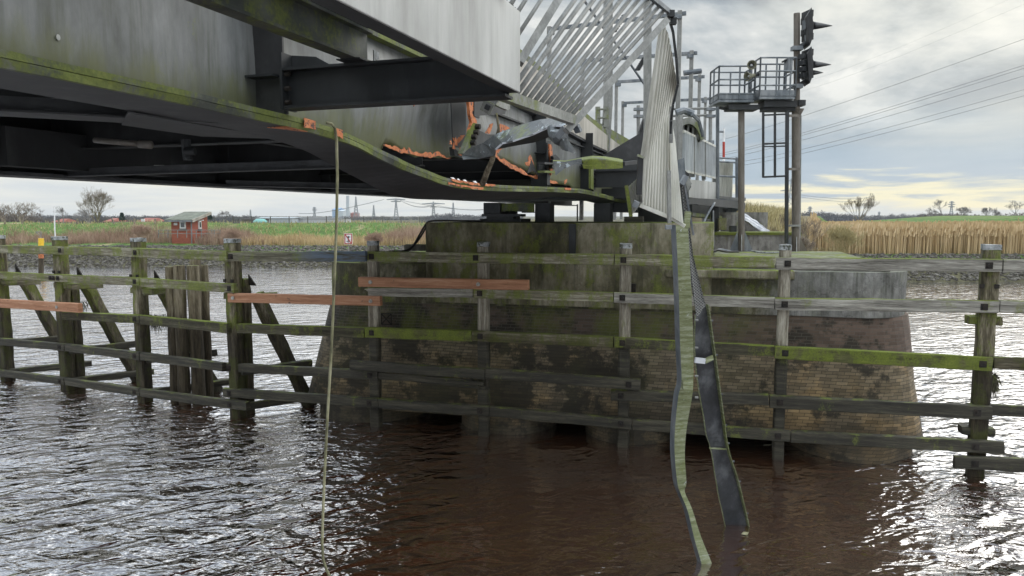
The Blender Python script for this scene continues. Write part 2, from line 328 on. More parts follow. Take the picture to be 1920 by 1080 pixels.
M['yellow'] = weathered('yellow paint', ((.3, (.7, .42, .02)), (.7, (.8, .5, .03))), 5, (1, 1, 1), .6, 0, .1, .002, spots=((.2, .08, .02), 12, .66))
M['rail_new'] = weathered('balustrade grey', ((.3, (.42, .44, .46)), (.5, (.5, .52, .54)), (.7, (.58, .6, .61))), 4, (1, 1, .25), .5, .05, .05, .003, streak=.25, stain=(.3, .3, .29))
M['tarp'] = weathered('grey white tarpaulin', ((.3, (.45, .46, .5)), (.7, (.62, .63, .66))), 3, (1, 1, 1), .45, 0, .3, .03)
M['speaker'] = weathered('olive horn', ((.3, (.12, .12, .08)), (.7, (.22, .21, .15))), 8, (1, 1, 1), .6, 0, .1, .002)
M['glass'] = weathered('dark window glass', ((.3, (.05, .06, .07)), (.7, (.13, .14, .15))), 1, (1, 1, 1), .12, 0, 0)
M['cable'] = weathered('black cable', ((.3, (.015, .014, .013)), (.7, (.035, .03, .028))), 10, (1, 1, 1), .6)
M['branch'] = weathered('bare branches', ((.3, (.13, .105, .08)), (.5, (.22, .18, .14)), (.7, (.32, .27, .21))), 3, (1, 1, 1), .9, 0, 0)
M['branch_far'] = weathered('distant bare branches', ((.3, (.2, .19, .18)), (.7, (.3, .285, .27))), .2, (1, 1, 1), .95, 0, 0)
M['conifer'] = weathered('dark conifer', ((.3, (.02, .04, .035)), (.7, (.05, .08, .06))), 3, (1, 1, 1), .95, 0, 0)
M['roof_red'] = weathered('red roof tiles', ((.3, (.24, .08, .06)), (.7, (.36, .15, .12))), .6, (1, 1, 1), .85, 0, 0)
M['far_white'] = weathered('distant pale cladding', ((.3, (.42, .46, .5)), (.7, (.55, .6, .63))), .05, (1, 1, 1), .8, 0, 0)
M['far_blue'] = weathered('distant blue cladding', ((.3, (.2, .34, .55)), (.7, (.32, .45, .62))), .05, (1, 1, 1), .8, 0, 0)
M['far_teal'] = weathered('teal dome skin', ((.3, (.2, .45, .42)), (.7, (.3, .55, .5))), .05, (1, 1, 1), .8, 0, 0)
M['far_dark'] = weathered('distant dark wall', ((.3, (.10, .095, .09)), (.7, (.17, .16, .15))), .1, (1, 1, 1), .9, 0, 0)
M['pylon'] = weathered('distant lattice steel', ((.3, (.3, .32, .34)), (.7, (.38, .4, .42))), .1, (1, 1, 1), .7, 0, 0)
M['wire'] = weathered('power line', ((.3, (.20, .21, .22)), (.7, (.25, .26, .27))), .1, (1, 1, 1), .6, 0, .1)
M['interior'] = weathered('shaded bridge interior', ((.2, (.006, .006, .006)), (.6, (.012, .012, .0125)), (.9, (.03, .03, .03))), 2.0, (1, 1, .5), .75, 0, .1, .004)  # shade under the deck is put into this near-black colour
M['stone'] = weathered('riprap stone', ((.15, (.022, .019, .015)), (.45, (.07, .062, .05)), (.65, (.15, .138, .118)), (.88, (.30, .285, .26))), 3.2, (1, 1, 1), .9, 0, .4, .02, grain=.3)
def mat_island(name, cols, sc=.25, rough=.9):
    m, nt, N, L, bs = newmat(name); t = NT(nt); g = N.new('ShaderNodeNewGeometry')
    n = t.ex(t.noise(g.outputs['Position'], sc, 4, .6, (1, 1, .6)), 1.8)
    f = t.m('ADD', t.m('MULTIPLY', g.outputs['Random Per Island'], .42), t.m('MULTIPLY', n, .58)); L.new(t.ramp(f, cols), bs.inputs['Base Color'])
    bs.inputs['Roughness'].default_value = rough; return m
M['reed'] = mat_island('golden reed', ((.1, (.30, .205, .10)), (.5, (.53, .39, .21)), (.9, (.72, .58, .37))))
M['scrub'] = mat_island('brown dry scrub', ((.1, (.17, .10, .07)), (.5, (.36, .24, .175)), (.9, (.56, .43, .32))))
M['straw'] = mat_island('dry grass', ((.1, (.22, .19, .08)), (.5, (.40, .34, .17)), (.9, (.55, .48, .28))))
M['green_roof'] = weathered('mossy grey roof', ((.3, (.12, .13, .10)), (.7, (.2, .21, .17))), 2, (1, 1, 1), .9, 0, .2, .01)

def mat_grating():
    m, nt, N, L, bs = newmat('steel mesh grating'); t = NT(nt); pos = t.pos()
    w = N.new('ShaderNodeTexWave'); w.wave_type = 'BANDS'; w.bands_direction = 'X'; w.inputs['Scale'].default_value = 12
    mp = N.new('ShaderNodeMapping'); mp.vector_type = 'POINT'; mp.inputs['Rotation'].default_value = (0, 0.9, 0); L.new(pos, mp.inputs[0]); L.new(mp.outputs[0], w.inputs['Vector'])
    w2 = N.new('ShaderNodeTexWave'); w2.inputs['Scale'].default_value = 12; mp2 = N.new('ShaderNodeMapping'); mp2.inputs['Rotation'].default_value = (0, -0.75, 0); L.new(pos, mp2.inputs[0]); L.new(mp2.outputs[0], w2.inputs['Vector'])
    f = t.m('MAXIMUM', w.outputs['Fac'], w2.outputs['Fac'])
    col = t.ramp(f, ((.4, (.07, .07, .068)), (.85, (.3, .3, .29)))); L.new(col, bs.inputs['Base Color']); bs.inputs['Roughness'].default_value = .6
    t.bump(f, .6, .01, bs.inputs['Normal']); return m
M['grating'] = mat_grating()

def mat_brick(name, sx=1.0, red=False):
    m, nt, N, L, bs = newmat(name); t = NT(nt); pos = t.pos()
    uv = N.new('ShaderNodeUVMap')
    dn = t.noise(pos, 3, 3, .6); wob = N.new('ShaderNodeVectorMath'); wob.operation = 'ADD'; L.new(uv.outputs[0], wob.inputs[0])
    cm = N.new('ShaderNodeCombineXYZ'); L.new(t.m('MULTIPLY', t.m('SUBTRACT', dn, .5), .03), cm.inputs[0]); L.new(t.m('MULTIPLY', t.m('SUBTRACT', dn, .5), .03), cm.inputs[1]); L.new(cm.outputs[0], wob.inputs[1])
    b = N.new('ShaderNodeTexBrick'); L.new(wob.outputs[0], b.inputs['Vector']); b.inputs['Scale'].default_value = 1
    b.inputs['Brick Width'].default_value = .20 if not red else .23; b.inputs['Row Height'].default_value = .062 if not red else .078; b.inputs['Mortar Size'].default_value = .0045 if not red else .007; b.inputs['Mortar Smooth'].default_value = .4; b.inputs['Bias'].default_value = 0
    if red: b.inputs['Color1'].default_value = (.38, .10, .06, 1); b.inputs['Color2'].default_value = (.30, .075, .045, 1); b.inputs['Mortar'].default_value = (.3, .18, .14, 1)
    else: b.inputs['Color1'].default_value = (.10, .080, .05, 1); b.inputs['Color2'].default_value = (.20, .16, .105, 1); b.inputs['Mortar'].default_value = (.055, .048, .036, 1)
    col = b.outputs['Color']
    if not red:
        sz = N.new('ShaderNodeSeparateXYZ'); L.new(pos, sz.inputs[0])
        n1 = t.noise(pos, .8, 7, .65, (1, 1, 1.3)); n2 = t.noise(pos, 1.1, 8, .7, (1, 1, 1.2), (4, 4, 4)); n3 = t.noise(pos, 7, 5, .7)
        # upper courses blackish-purple, below warm yellow brown
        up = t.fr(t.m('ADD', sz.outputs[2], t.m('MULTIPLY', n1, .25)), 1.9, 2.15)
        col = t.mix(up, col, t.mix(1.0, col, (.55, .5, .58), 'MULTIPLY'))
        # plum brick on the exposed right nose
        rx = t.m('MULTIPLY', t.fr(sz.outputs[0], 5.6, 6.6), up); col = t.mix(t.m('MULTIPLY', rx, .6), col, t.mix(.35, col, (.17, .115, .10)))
        warm_patch = t.m('MULTIPLY', t.fr(n1, .46, .62), t.m('SUBTRACT', 1, up)); col = t.mix(t.m('MULTIPLY', warm_patch, .75), col, t.mix(1.0, col, (2.0, 1.75, 1.35), 'MULTIPLY'))  # lower bricks lightened in random warm patches
        # black growth patches
        lf = t.m('MULTIPLY', t.fr(sz.outputs[0], 4.5, 0.0), .055); col = t.mix(t.m('MULTIPLY', t.fr(t.m('ADD', n2, lf), .52, .60), .85), col, (.02, .018, .012)); col = t.mix(t.m('MULTIPLY', t.fr(t.noise(pos, 5, 6, .7, (1, 1, 1.2), (6, 6, 2)), .52, .68), .35), col, (.035, .03, .02))
        # moss film in the middle of the upper courses
        gm = t.m('MULTIPLY', t.fr(t.noise(pos, 1.3, 6, .65, (1, 1, .5), (2, 9, 1)), .42, .62), t.fr(sz.outputs[0], 5.5, 3.5))
        gm = t.m('MULTIPLY', gm, t.m('MULTIPLY_ADD', up, .6, .12))
        col = t.mix(gm, col, t.mix(n3, (.07, .085, .012), (.12, .14, .02)))
        # rust-red blotches, white efflorescence
        col = t.mix(t.m('MULTIPLY', t.fr(t.noise(pos, 2.3, 8, .75, (1, 1, 1), (1, 5, 8)), .70, .73), .3), col, (.2, .09, .05))
        col = t.mix(t.m('MULTIPLY', t.fr(t.noise(pos, 1.9, 9, .8, (1, 1, .6), (8, 5, 8)), .71, .73), .8), col, (.4, .4, .37))
        ph = t.m('SUBTRACT', 1, b.outputs['Fac']); rr = t.fr(sz.outputs[0], 3.5, 5.5); col = t.mix(t.m('MULTIPLY', rr, .5), col, t.mix(1.0, col, (1.5, 1.42, 1.3), 'MULTIPLY'))  # right-hand bricks lightened in the colour to imitate light on that side
        col = t.mix(t.m('MULTIPLY', b.outputs['Fac'], .7), col, t.mix(up, (.03, .026, .018), (.13, .12, .10)))
        # tidal dark band
        td = t.fr(t.m('ADD', sz.outputs[2], t.m('MULTIPLY', n1, .6)), 1.3, .7); col = t.mix(t.m('MULTIPLY', td, .6), col, (.024, .021, .015))
    L.new(col, bs.inputs['Base Color']); bs.inputs['Roughness'].default_value = .85
    h = t.m('ADD', t.m('MULTIPLY', t.m('SUBTRACT', 1, b.outputs['Fac']), 1.0), t.m('MULTIPLY', t.noise(pos, 14, 6, .7), .7))
    t.bump(h, .7, .015, bs.inputs['Normal'])
    return m
M['brick'] = mat_brick('old pier brick'); M['brick_red'] = mat_brick('red hut brick', red=True)

def mat_water():
    m, nt, N, L, bs = newmat('river water'); t = NT(nt); pos = t.pos()
    sp = N.new('ShaderNodeSeparateXYZ'); L.new(pos, sp.inputs[0])
    near = t.fr(sp.outputs[1], 34, 12)
    def rot(a, sx, sy):
        mp = N.new('ShaderNodeMapping'); mp.inputs['Rotation'].default_value = (0, 0, rad(a)); L.new(pos, mp.inputs[0])
        m2 = N.new('ShaderNodeMapping'); m2.inputs['Scale'].default_value = (sx, sy, 1); L.new(mp.outputs[0], m2.inputs[0]); return m2.outputs[0]
    a = t.noise(rot(-24, .45, 1.0), 2.1, 2, .5, dist=.9); b = t.noise(rot(12, .5, 1.0), 5.2, 2, .5, dist=.7); c = t.noise(rot(-40, .6, 1), 13, 2, .5)
    big = t.noise(rot(-15, .5, 1), .5, 2, .5)
    # sheltered, calmer water in the lee of the bridge pier
    cx = t.m('SUBTRACT', sp.outputs[0], t.m('MULTIPLY', sp.outputs[1], .10))
    zone = t.m('MULTIPLY', t.m('MULTIPLY', t.fr(cx, -4.2, -1.0), t.fr(cx, 7.0, 3.0)), t.fr(sp.outputs[1], 7.0, 9.4))
    amp = t.m('SUBTRACT', 1.0, t.m('MULTIPLY', zone, .84))
    h = t.m('ADD', t.m('ADD', t.m('MULTIPLY', a, 1.0), t.m('MULTIPLY', b, .38)), t.m('ADD', t.m('MULTIPLY', c, .06), t.m('MULTIPLY', big, 1.0)))
    h = t.m('MULTIPLY', h, t.m('MULTIPLY', amp, t.m('MULTIPLY_ADD', near, .70, .30)))
    nrm = t.bump(h, 1.0, .21, None)
    bs.inputs['Base Color'].default_value = (.050, .020, .009, 1); bs.inputs['Roughness'].default_value = .25; bs.inputs['Specular IOR Level'].default_value = 0.2
    L.new(nrm, bs.inputs['Normal'])
    gl = N.new('ShaderNodeBsdfGlossy'); gl.inputs['Roughness'].default_value = .04; gl.inputs['Color'].default_value = (.97, .97, 1, 1); L.new(nrm, gl.inputs['Normal'])
    lw = N.new('ShaderNodeLayerWeight'); lw.inputs['Blend'].default_value = .5; L.new(nrm, lw.inputs['Normal'])
    f = t.m('MULTIPLY_ADD', t.m('POWER', lw.outputs['Facing'], 2.1), 1.35, .01, clamp=True)
    mx = N.new('ShaderNodeMixShader'); L.new(f, mx.inputs[0]); L.new(bs.outputs[0], mx.inputs[1]); L.new(gl.outputs[0], mx.inputs[2])
    L.new(mx.outputs[0], N['Material Output'].inputs['Surface'])
    return m
M['water'] = mat_water()

def mat_grass():
    m, nt, N, L, bs = newmat('dike grass'); t = NT(nt); pos = t.pos()
    n1 = t.noise(pos, .16, 8, .65, (1, .7, 1)); n2 = t.noise(pos, 1.6, 6, .7, (1, .5, 1)); n3 = t.noise(pos, .55, 7, .7, (1, .45, 1), (9, 2, 0))
    g = t.ramp(n2, ((.3, (.03, .065, .010)), (.5, (.075, .15, .018)), (.7, (.14, .215, .038))))
    s = t.ramp(n2, ((.3, (.2, .17, .08)), (.7, (.42, .36, .2))))
    sp = N.new('ShaderNodeSeparateXYZ'); L.new(pos, sp.inputs[0])
    f = t.fr(t.m('ADD', t.m('MULTIPLY', n1, .5), t.m('MULTIPLY', n3, .5)), .535, .62)
    crest = t.fr(sp.outputs[2], 4.05, 4.25); f = t.m('MAXIMUM', f, t.m('MULTIPLY', crest, t.fr(n3, .35, .5)))
    right = t.fr(sp.outputs[0], 8, 18); f = t.m('MULTIPLY', f, t.m('SUBTRACT', 1, t.m('MULTIPLY', right, .85)))
    lv = t.m('SUBTRACT', t.m('MULTIPLY', sp.outputs[0], .946), t.m('MULTIPLY', sp.outputs[1], .323)); emb = t.m('MULTIPLY', t.m('MULTIPLY', t.fr(lv, -5.5, -4.5), t.fr(lv, 7.5, 5.5)), t.fr(sp.outputs[1], 120, 100)); f = t.m('MAXIMUM', f, t.m('MULTIPLY', emb, t.fr(n2, .2, .45)))
    col = t.mix(f, g, t.mix(t.m('MULTIPLY', emb, .6), s, (.10, .075, .045)))
    mud = t.fr(t.m('ADD', sp.outputs[2], t.m('MULTIPLY', n2, .5)), 1.75, 1.35); col = t.mix(mud, col, t.ramp(n2, ((.3, (.035, .03, .018)), (.7, (.13, .12, .06)))))
    L.new(col, bs.inputs['Base Color']); bs.inputs['Roughness'].default_value = .95
    t.bump(n2, .8, .25, bs.inputs['Normal']); return m
M['grass'] = mat_grass()
# ================================================================== THE SETTING
def plane_grid(name, x0, x1, y0, y1, nx, ny, zf, mat, kind='structure', smooth=True):
    vs = []; fs = []
    for j in range(ny + 1):
        for i in range(nx + 1):
            x = x0 + (x1 - x0) * i / nx; y = y0 + (y1 - y0) * j / ny; vs.append((x, y, zf(x, y)))
    for j in range(ny):
        for i in range(nx): k = j * (nx + 1) + i; fs.append((k, k + 1, k + nx + 2, k + nx + 1))
    mb = MB(); mb.add(vs, fs); return tag(mb.build(name, mat, smooth=smooth), kind=kind)
w = MB(); w.add([(-260, -60, 0), (260, -60, 0), (260, 130, 0), (-260, 130, 0)], [(0, 1, 2, 3)])
tag(w.build('river_water', M['water']), kind='structure')

def sst(x, a, b): t = max(0, min(1, (x - a) / (b - a))); return t * t * (3 - 2 * t)
def shore(x):                        # Y of the waterline of the far bank
    if x < -2: return 63.5 + (-2 - x) * .03
    if x < 9: return 63.5
    return 50.5 + 0.02 * (x - 20)
def gz(x, y):
    nz_ = noise.noise(Vector((x * .12, y * .12, 3))) * .22
    if x < 8.5:
        d = y - shore(x)
        z = -1.2 + 2.9 * sst(d, -4.5, 5.0) + .35 * sst(d, 5, 14) + 1.62 * sst(d, 12, 24)
        z += nz_ * sst(d, 4, 9)
        z -= 4.1 * sst(d, 27, 45)
        return z
    d = y - shore(x)
    z = -1.2 + 2.9 * sst(d, -4.5, 4.0) + .1 * nz_
    if d > 20: z += 1.95 * sst(d, 24, 40) - 1.2 * sst(d, 60, 90)
    z += .9 * math.exp(-((x - 66) / 10) ** 2) * sst(d, 20, 40)
    return z
def gz2(x, y):                       # blend the two banks + the railway embankment behind the pier
    a = gz(min(x, 8.4), y); b = gz(max(x, 8.6), y); k = sst(x, 6.5, 10.5) if y > 64 else sst(x, 8.0, 9.0)
    z = a * (1 - k) + b * k
    # embankment carrying the approach track, running away along U
    p = Vector((x, y, 0)); s = p.dot(U); l = p.dot(V) - (-3.2)
    if s > 23 and l > -1.6:
        em = 1.9 + 2.6 * sst(s, 26, 33); e1 = 4.3 + (s - 24) * .10; top = em * (1 - sst(abs(l), e1 - 2.6, e1)) - 1.2 * sst(abs(l), e1 - .3, e1 + .5)
        k2 = sst(s, 23, 25)
        z = max(z, -1.2 + (top + 1.2) * k2 * sst(l, -1.6, -.4))
    return z
# land in two sheets: fine near the banks, coarse to the horizon
plane_grid('ground', -75, 85, 21, 110, 200, 150, gz2, M['grass'])
plane_grid('far_fields', -3500, 3500, 109.5, 6000, 20, 20, lambda x, y: -.2 if y < 140 else .6, M['grass'])
for x0, x1 in ((-3500, -74.5), (84.5, 3500)):
    plane_grid('far_bank', x0, x1, 58, 110, 20, 30, lambda x, y: gz2(-60 if x < 0 else 80, y), M['grass'])

# riprap along both banks
def stones(name, n, xr, dr, s0=.12, s1=.32):
    mb = MB()
    ico = [(0, 0, 1), (.9, 0, .45), (.28, .85, .45), (-.72, .53, .45), (-.72, -.53, .45), (.28, -.85, .45), (.72, .53, -.45), (-.28, .85, -.45), (-.9, 0, -.45), (-.28, -.85, -.45), (.72, -.53, -.45), (0, 0, -1)]
    fc = [(0, 1, 2), (0, 2, 3), (0, 3, 4), (0, 4, 5), (0, 5, 1), (1, 6, 2), (2, 7, 3), (3, 8, 4), (4, 9, 5), (5, 10, 1), (6, 7, 2), (7, 8, 3), (8, 9, 4), (9, 10, 5), (10, 6, 1), (11, 7, 6), (11, 8, 7), (11, 9, 8), (11, 10, 9), (11, 6, 10)]
    for _ in range(n):
        x = R.uniform(*xr); y = shore(x) + R.uniform(*dr) if not (5 < x < 9) else 0
        if not y: continue
        z = gz2(x, y); r = R.uniform(s0, s1) * .6; a = R.uniform(0, 6.28); m = Matrix.Rotation(a, 3, 'Z') @ Matrix.Rotation(R.uniform(-.5, .5), 3, 'X')
        sx, sy, sz = R.uniform(.8, 1.4), R.uniform(.7, 1.1), R.uniform(.45, .9)
        mb.add([Vector((x, y, z)) + m @ Vector((q[0] * sx * R.uniform(.8, 1.2), q[1] * sy * R.uniform(.8, 1.2), q[2] * sz * R.uniform(.8, 1.2))) * r for q in ico], fc)
    return tag(mb.build(name, M['stone']), kind='stuff')
stones('riprap_stones', 8500, (-50, 2), (-.8, 4.6))
stones('riprap_stones', 3800, (12, 44), (-.6, 3.4))

def blades(name, n, fn, h0, h1, wd, mat, lean=.15, plume=False):
    mb = MB()
    for _ in range(n):
        x, y, hs = fn(); z = gz2(x, y); h = R.uniform(h0, h1) * hs; a = R.uniform(0, 6.28); l = abs(R.gauss(0, lean)) * h; dx, dy = math.cos(a) * l, math.sin(a) * l
        b = R.uniform(0, 3.14); wx, wy = math.cos(b) * wd / 2, math.sin(b) * wd / 2
        vs = [(x - wx, y - wy, z - .05), (x + wx, y + wy, z - .05), (x + dx * .35 + wx * .8, y + dy * .35 + wy * .8, z + h * .6), (x + dx * .35 - wx * .8, y + dy * .35 - wy * .8, z + h * .6), (x + dx, y + dy, z + h)]
        mb.add(vs, [(0, 1, 2, 3), (3, 2, 4)])
        if plume:
            p = Vector((x + dx, y + dy, z + h)); q = .05
            mb.add([p + Vector((-q, 0, -.22)), p + Vector((q, 0, -.22)), p + Vector((q * .6 + .05, 0, .06)), p + Vector((0.02, 0, .1))], [(0, 1, 2, 3)])
    return tag(mb.build(name, mat), kind='stuff')
def f_reed():
    x = R.uniform(10, 66); d = 3.6 + abs(R.gauss(0, 1)) * 7 if R.random() < .6 else R.uniform(3.6, 22)
    hs = .92 + .1 * noise.noise(Vector((x * .3, d * .3, 0)))
    p = Vector((x, shore(x) + d, 0)); l = p.dot(V) + 3.2
    if l < 4.4 or gz2(x, shore(x) + d) > 2.5: return x, 200, 0.01
    if l < 6.5: hs *= .8
    return x, shore(x) + d, hs
blades('reeds', 46000, f_reed, 1.6, 2.45, .05, M['reed'], .05, True)
def f_scrub():
    while 1:
        x = R.uniform(-52, 3); d = R.uniform(5.5, 11.5); k = noise.noise(Vector((x * .16, d * .12, 7))) + .25 * noise.noise(Vector((x * .9, d * .5, 2)))
        if -20.3 < x < -13.8 and d < 14: continue
        if k > -.12: return x, shore(x) + d, .45 + max(0, k) * 1.4
blades('dry_scrub', 15000, f_scrub, 1.0, 1.9, .03, M['scrub'], .45)
blades('golden_riverside_grass', 9000, lambda: (lambda x: (x, shore(x) + R.uniform(5.2, 9.5), .8 + .3 * noise.noise(Vector((x * .4, 0, 0)))))(R.uniform(-27, 1)), .5, 1.3, .04, M['reed'], .3)
blades('dry_grass_tufts', 6000, lambda: (R.uniform(-60, 5), 63.5 + R.uniform(9, 26), 1), .12, .42, .07, M['straw'], .6)
blades('dry_grass_tufts', 16000, lambda: (lambda s, a: ((U * s + V * a).x, (U * s + V * a).y, .8))(R.uniform(27, 64), R.uniform(-1.5, 6)), .3, .95, .03, M['straw'], .5)

# ================================================================== BRIDGE PIER
PE0 = PN(612, 540, 14.7).dot(E_) - .30; PE1 = PN(1696, 540, 14.7).dot(E_) + .26
def pier_ring(z, e0, e1, n0, n1, r, seg=7, jit=0, sub=(34, 17)):
    cs = ((e0 + r, n0 + r, math.pi, 1.5 * math.pi), (e1 - r, n0 + r, 1.5 * math.pi, 2 * math.pi), (e1 - r, n1 - r, 0, .5 * math.pi), (e0 + r, n1 - r, .5 * math.pi, math.pi))
    out = []
    for ce, cn, a0, a1 in cs:
        for i in range(seg + 1):
            a = a0 + (a1 - a0) * i / seg; out.append((ce + r * math.cos(a), cn + r * math.sin(a), z))
        # straight subdivision
    res = []
    n = len(out)
    for i in range(n):
        a = out[i]; b = out[(i + 1) % n]; k = 1
        if i % (seg + 1) == seg: k = sub[0] if (i // (seg + 1)) % 2 == 0 else sub[1]
        for j in range(k): t = j / k; res.append((a[0] + (b[0] - a[0]) * t, a[1] + (b[1] - a[1]) * t, z))
    return res
def loft(name, rings, mat, parent, disp=0.0, dsc=1.0, cap=True, flat_seed=0):
    n = len(rings[0]); vs = []; uvs = []; fs = []
    for r_ in rings:
        u = 0
        for i, p in enumerate(r_):
            if i: u += math.dist(r_[i - 1][:2], p[:2])
            q = Q(*p)
            if disp:
                k = noise.fractal(Vector((q.x * dsc, q.y * dsc, q.z * dsc + flat_seed)), 1.0, 2.0, 4) * disp
                c = Q(sum(t[0] for t in r_) / n, sum(t[1] for t in r_) / n, p[2]); dd = (q - c).normalized(); q = q + NN * (-k if p[1] < c.dot(NN) else k) + E_ * (k * .5)
            vs.append(q); uvs.append((u, p[2]))
    for j in range(len(rings) - 1):
        for i in range(n): i2 = (i + 1) % n; fs.append((j * n + i, j * n + i2, (j + 1) * n + i2, (j + 1) * n + i))
    if cap: fs.append(tuple((len(rings) - 1) * n + i for i in range(n))); fs.append(tuple(reversed(range(n))))
    me = bpy.data.meshes.new(name); me.from_pydata([tuple(v) for v in vs], [], fs)
    ul = me.uv_layers.new(name='UVMap')
    for p in me.polygons:
        us = [uvs[me.loops[l].vertex_index] for l in p.loop_indices]; mx = max(q[0] for q in us)
        for l, q in zip(p.loop_indices, us):
            uu = q[0]
            if len(us) == 4 and mx > 5 and uu == 0: uu = mx + .35
            ul.data[l].uv = (uu, q[1])
    me.materials.append(mat); me.update(); o = bpy.data.objects.new(name, me); COL.objects.link(o); o.parent = parent
    if parent: o.matrix_parent_inverse = parent.matrix_world.inverted()
    return o
pier = empty('bridge_pier', Q((PE0 + PE1) / 2, 16.8, 0), 'massive old brick and mossy concrete river pier standing in brown water under the wrecked bridge', 'bridge pier')
n0b, n0t, n1 = 14.38, 14.72, 20.7
zs = [0.28 + (2.62 - .28) * i / 9 for i in range(10)]
rings = []
for z in zs:
    t = (z - .28) / 2.34; rings.append(pier_ring(z, PE0 - .52 * (1 - t) - .05, PE1 + .32 * (1 - t) + .05, n0b + (n0t - n0b) * t, n1 + .3 * (1 - t), 1.15))
loft('brick_body', rings, M['brick'], pier, .05, .9)
loft('concrete_cap', [pier_ring(z, PE0 + .03, PE1 - .03, n0t - .03, n1, 1.0) for z in (2.615, 2.8, 3.0, 3.2, 3.40, 3.46)], M['cap_concrete'], pier, .035, .8)
pe0 = PN(797, 470, 14.66).dot(E_); pe1 = PN(1338, 470, 14.66).dot(E_)
mb = MB()
# concrete front wall between the two ledges continuous with the pedestal
loft('concrete_pedestal', [pier_ring(z, pe0, pe1, 14.64, 18.9, .06, 1) for z in (2.66, 2.9, 3.2, 3.6, 4.0, 4.36)], M['concrete'], pier, .02, .9)
pr = PN(1500, 520, 14.66).dot(E_)
mb = MB(); mb.bb(pe1 + .02, PE1 - .45, 14.95, 20.5, 3.44, 3.585, fn=lambda s, a, z: Q(s, a, z)); mb.build('top_slab', M['concrete_grey'], pier, bevel=.03)
mb = MB(); mb.bb(pe1 - .9, pr - .1, 14.58, 14.95, 3.30, 3.475, fn=lambda s, a, z: Q(s, a, z)); mb.build('mossy_ledge', M['concrete'], pier, bevel=.03)
mb = MB(); mb.bb(PE0 + 1.1, pe0 - .02, 14.78, 15.2, 3.44, 3.53, fn=lambda s, a, z: Q(s, a, z)); mb.build('mossy_ledge', M['concrete'], pier, bevel=.02)
mb = MB(); ex = PN(1073, 440, 14.6).dot(E_); mb.bb(ex - .07, ex + .07, 14.595, 14.7, 3.55, 4.34, fn=lambda s, a, z: Q(s, a, z)); mb.build('drain_slot', M['steel_dark'], pier)
# footing wells with gaps of open water between
for (xa, xb, ry, rot_) in ((572, 765, 1.3, 0), (850, 1025, 1.0, 0), (1090, 1262, 1.0, 0), (1482, 1736, 1.5, 0)):
    ea = PN(xa, 800, 14.4).dot(E_); eb = PN(xb, 840, 14.4).dot(E_); rx = (eb - ea) / 2; ec = (ea + eb) / 2
    for nc in (14.2 + ry, 19.0):
        rr = []
        for z, k in ((-.6, 1.05), (0, 1.03), (.15, 1.02), (.3, 1.0), (.42, .97), (.5, .9)):
            rr.append([(ec + rx * k * math.cos(a * math.pi / 18), nc + ry * k * math.sin(a * math.pi / 18), z) for a in range(36)])
        loft('footing_well', rr, M['brick'], pier, .05, 1.5, flat_seed=xa)
# rubble and iron on the pier
mb = MB()
for px, py, a in ((657, 0, 0),): pass
for px, py in ((770, 345), ):
    pass
iron = MB()
p = PN(1187, 540, 14.62); iron.bb(p.dot(E_) - .06, p.dot(E_) + .06, 14.5, 14.64, p.z - .09, p.z + .09, fn=lambda s, a, z: Q(s, a, z)); iron.build('rusty_wall_bracket', M['bolt'], pier)
iron = MB()
p = PN(725, 598, 14.62); e_ = p.dot(E_); q = .12
for a, b in (((-q, -q), (q, -q)), ((q, -q), (q, q)), ((q, q), (-q, q)), ((-q, q), (-q, -q)), ((-q, -q), (q, q)), ((-q, q), (q, -q))):
    iron.bar(Q(e_ + a[0], 14.6, p.z + a[1]), Q(e_ + b[0], 14.6, p.z + b[1]), .02, .02)
iron.build('iron_cross_frame', M['bolt'], pier)

# ================================================================== TIMBER FENDER
FN = 13.90                                       # front face of the right section (pier coordinates)
postw = [(15, 712), (129, 733), (273, 757), (447, 780), (706, 798), (908, 815), (1168, 835), (1458, 860), (1828, 893)]
pw = [Wz(*p) for p in postw]
Ldir = (pw[3] - pw[0]); Ldir.z = 0; Ldir.normalize(); LN = Vector((-Ldir.y, Ldir.x, 0))
ln0 = pw[3].dot(LN)
for i_ in range(9):
    nn_, c_ = (LN, ln0) if i_ <= 3 else (NN, 14.06)
    k_ = c_ / pw[i_].dot(nn_); pw[i_] = Vector((pw[i_].x * k_, pw[i_].y * k_, 0))
def FP(px, py, off=0.0):                         # point on the rail plane of the fender
    d = ray(px, py); o = Vector((0, 0, H))
    if px > 447: n_, c_ = NN, 14.06 - .2 - off
    else: n_, c_ = LN, ln0 - .26 - off
    return o + d * (c_ / d.dot(n_))
fend_r = empty('timber_fender', pw[5], 'timber guard fence of thin posts and bolted beams in front of the pier', 'timber fender')
fend_l = empty('timber_fender', pw[1], 'timber guard fence with thick mossy posts and raking props in open water at left', 'timber fender')
POSTMATS = {}
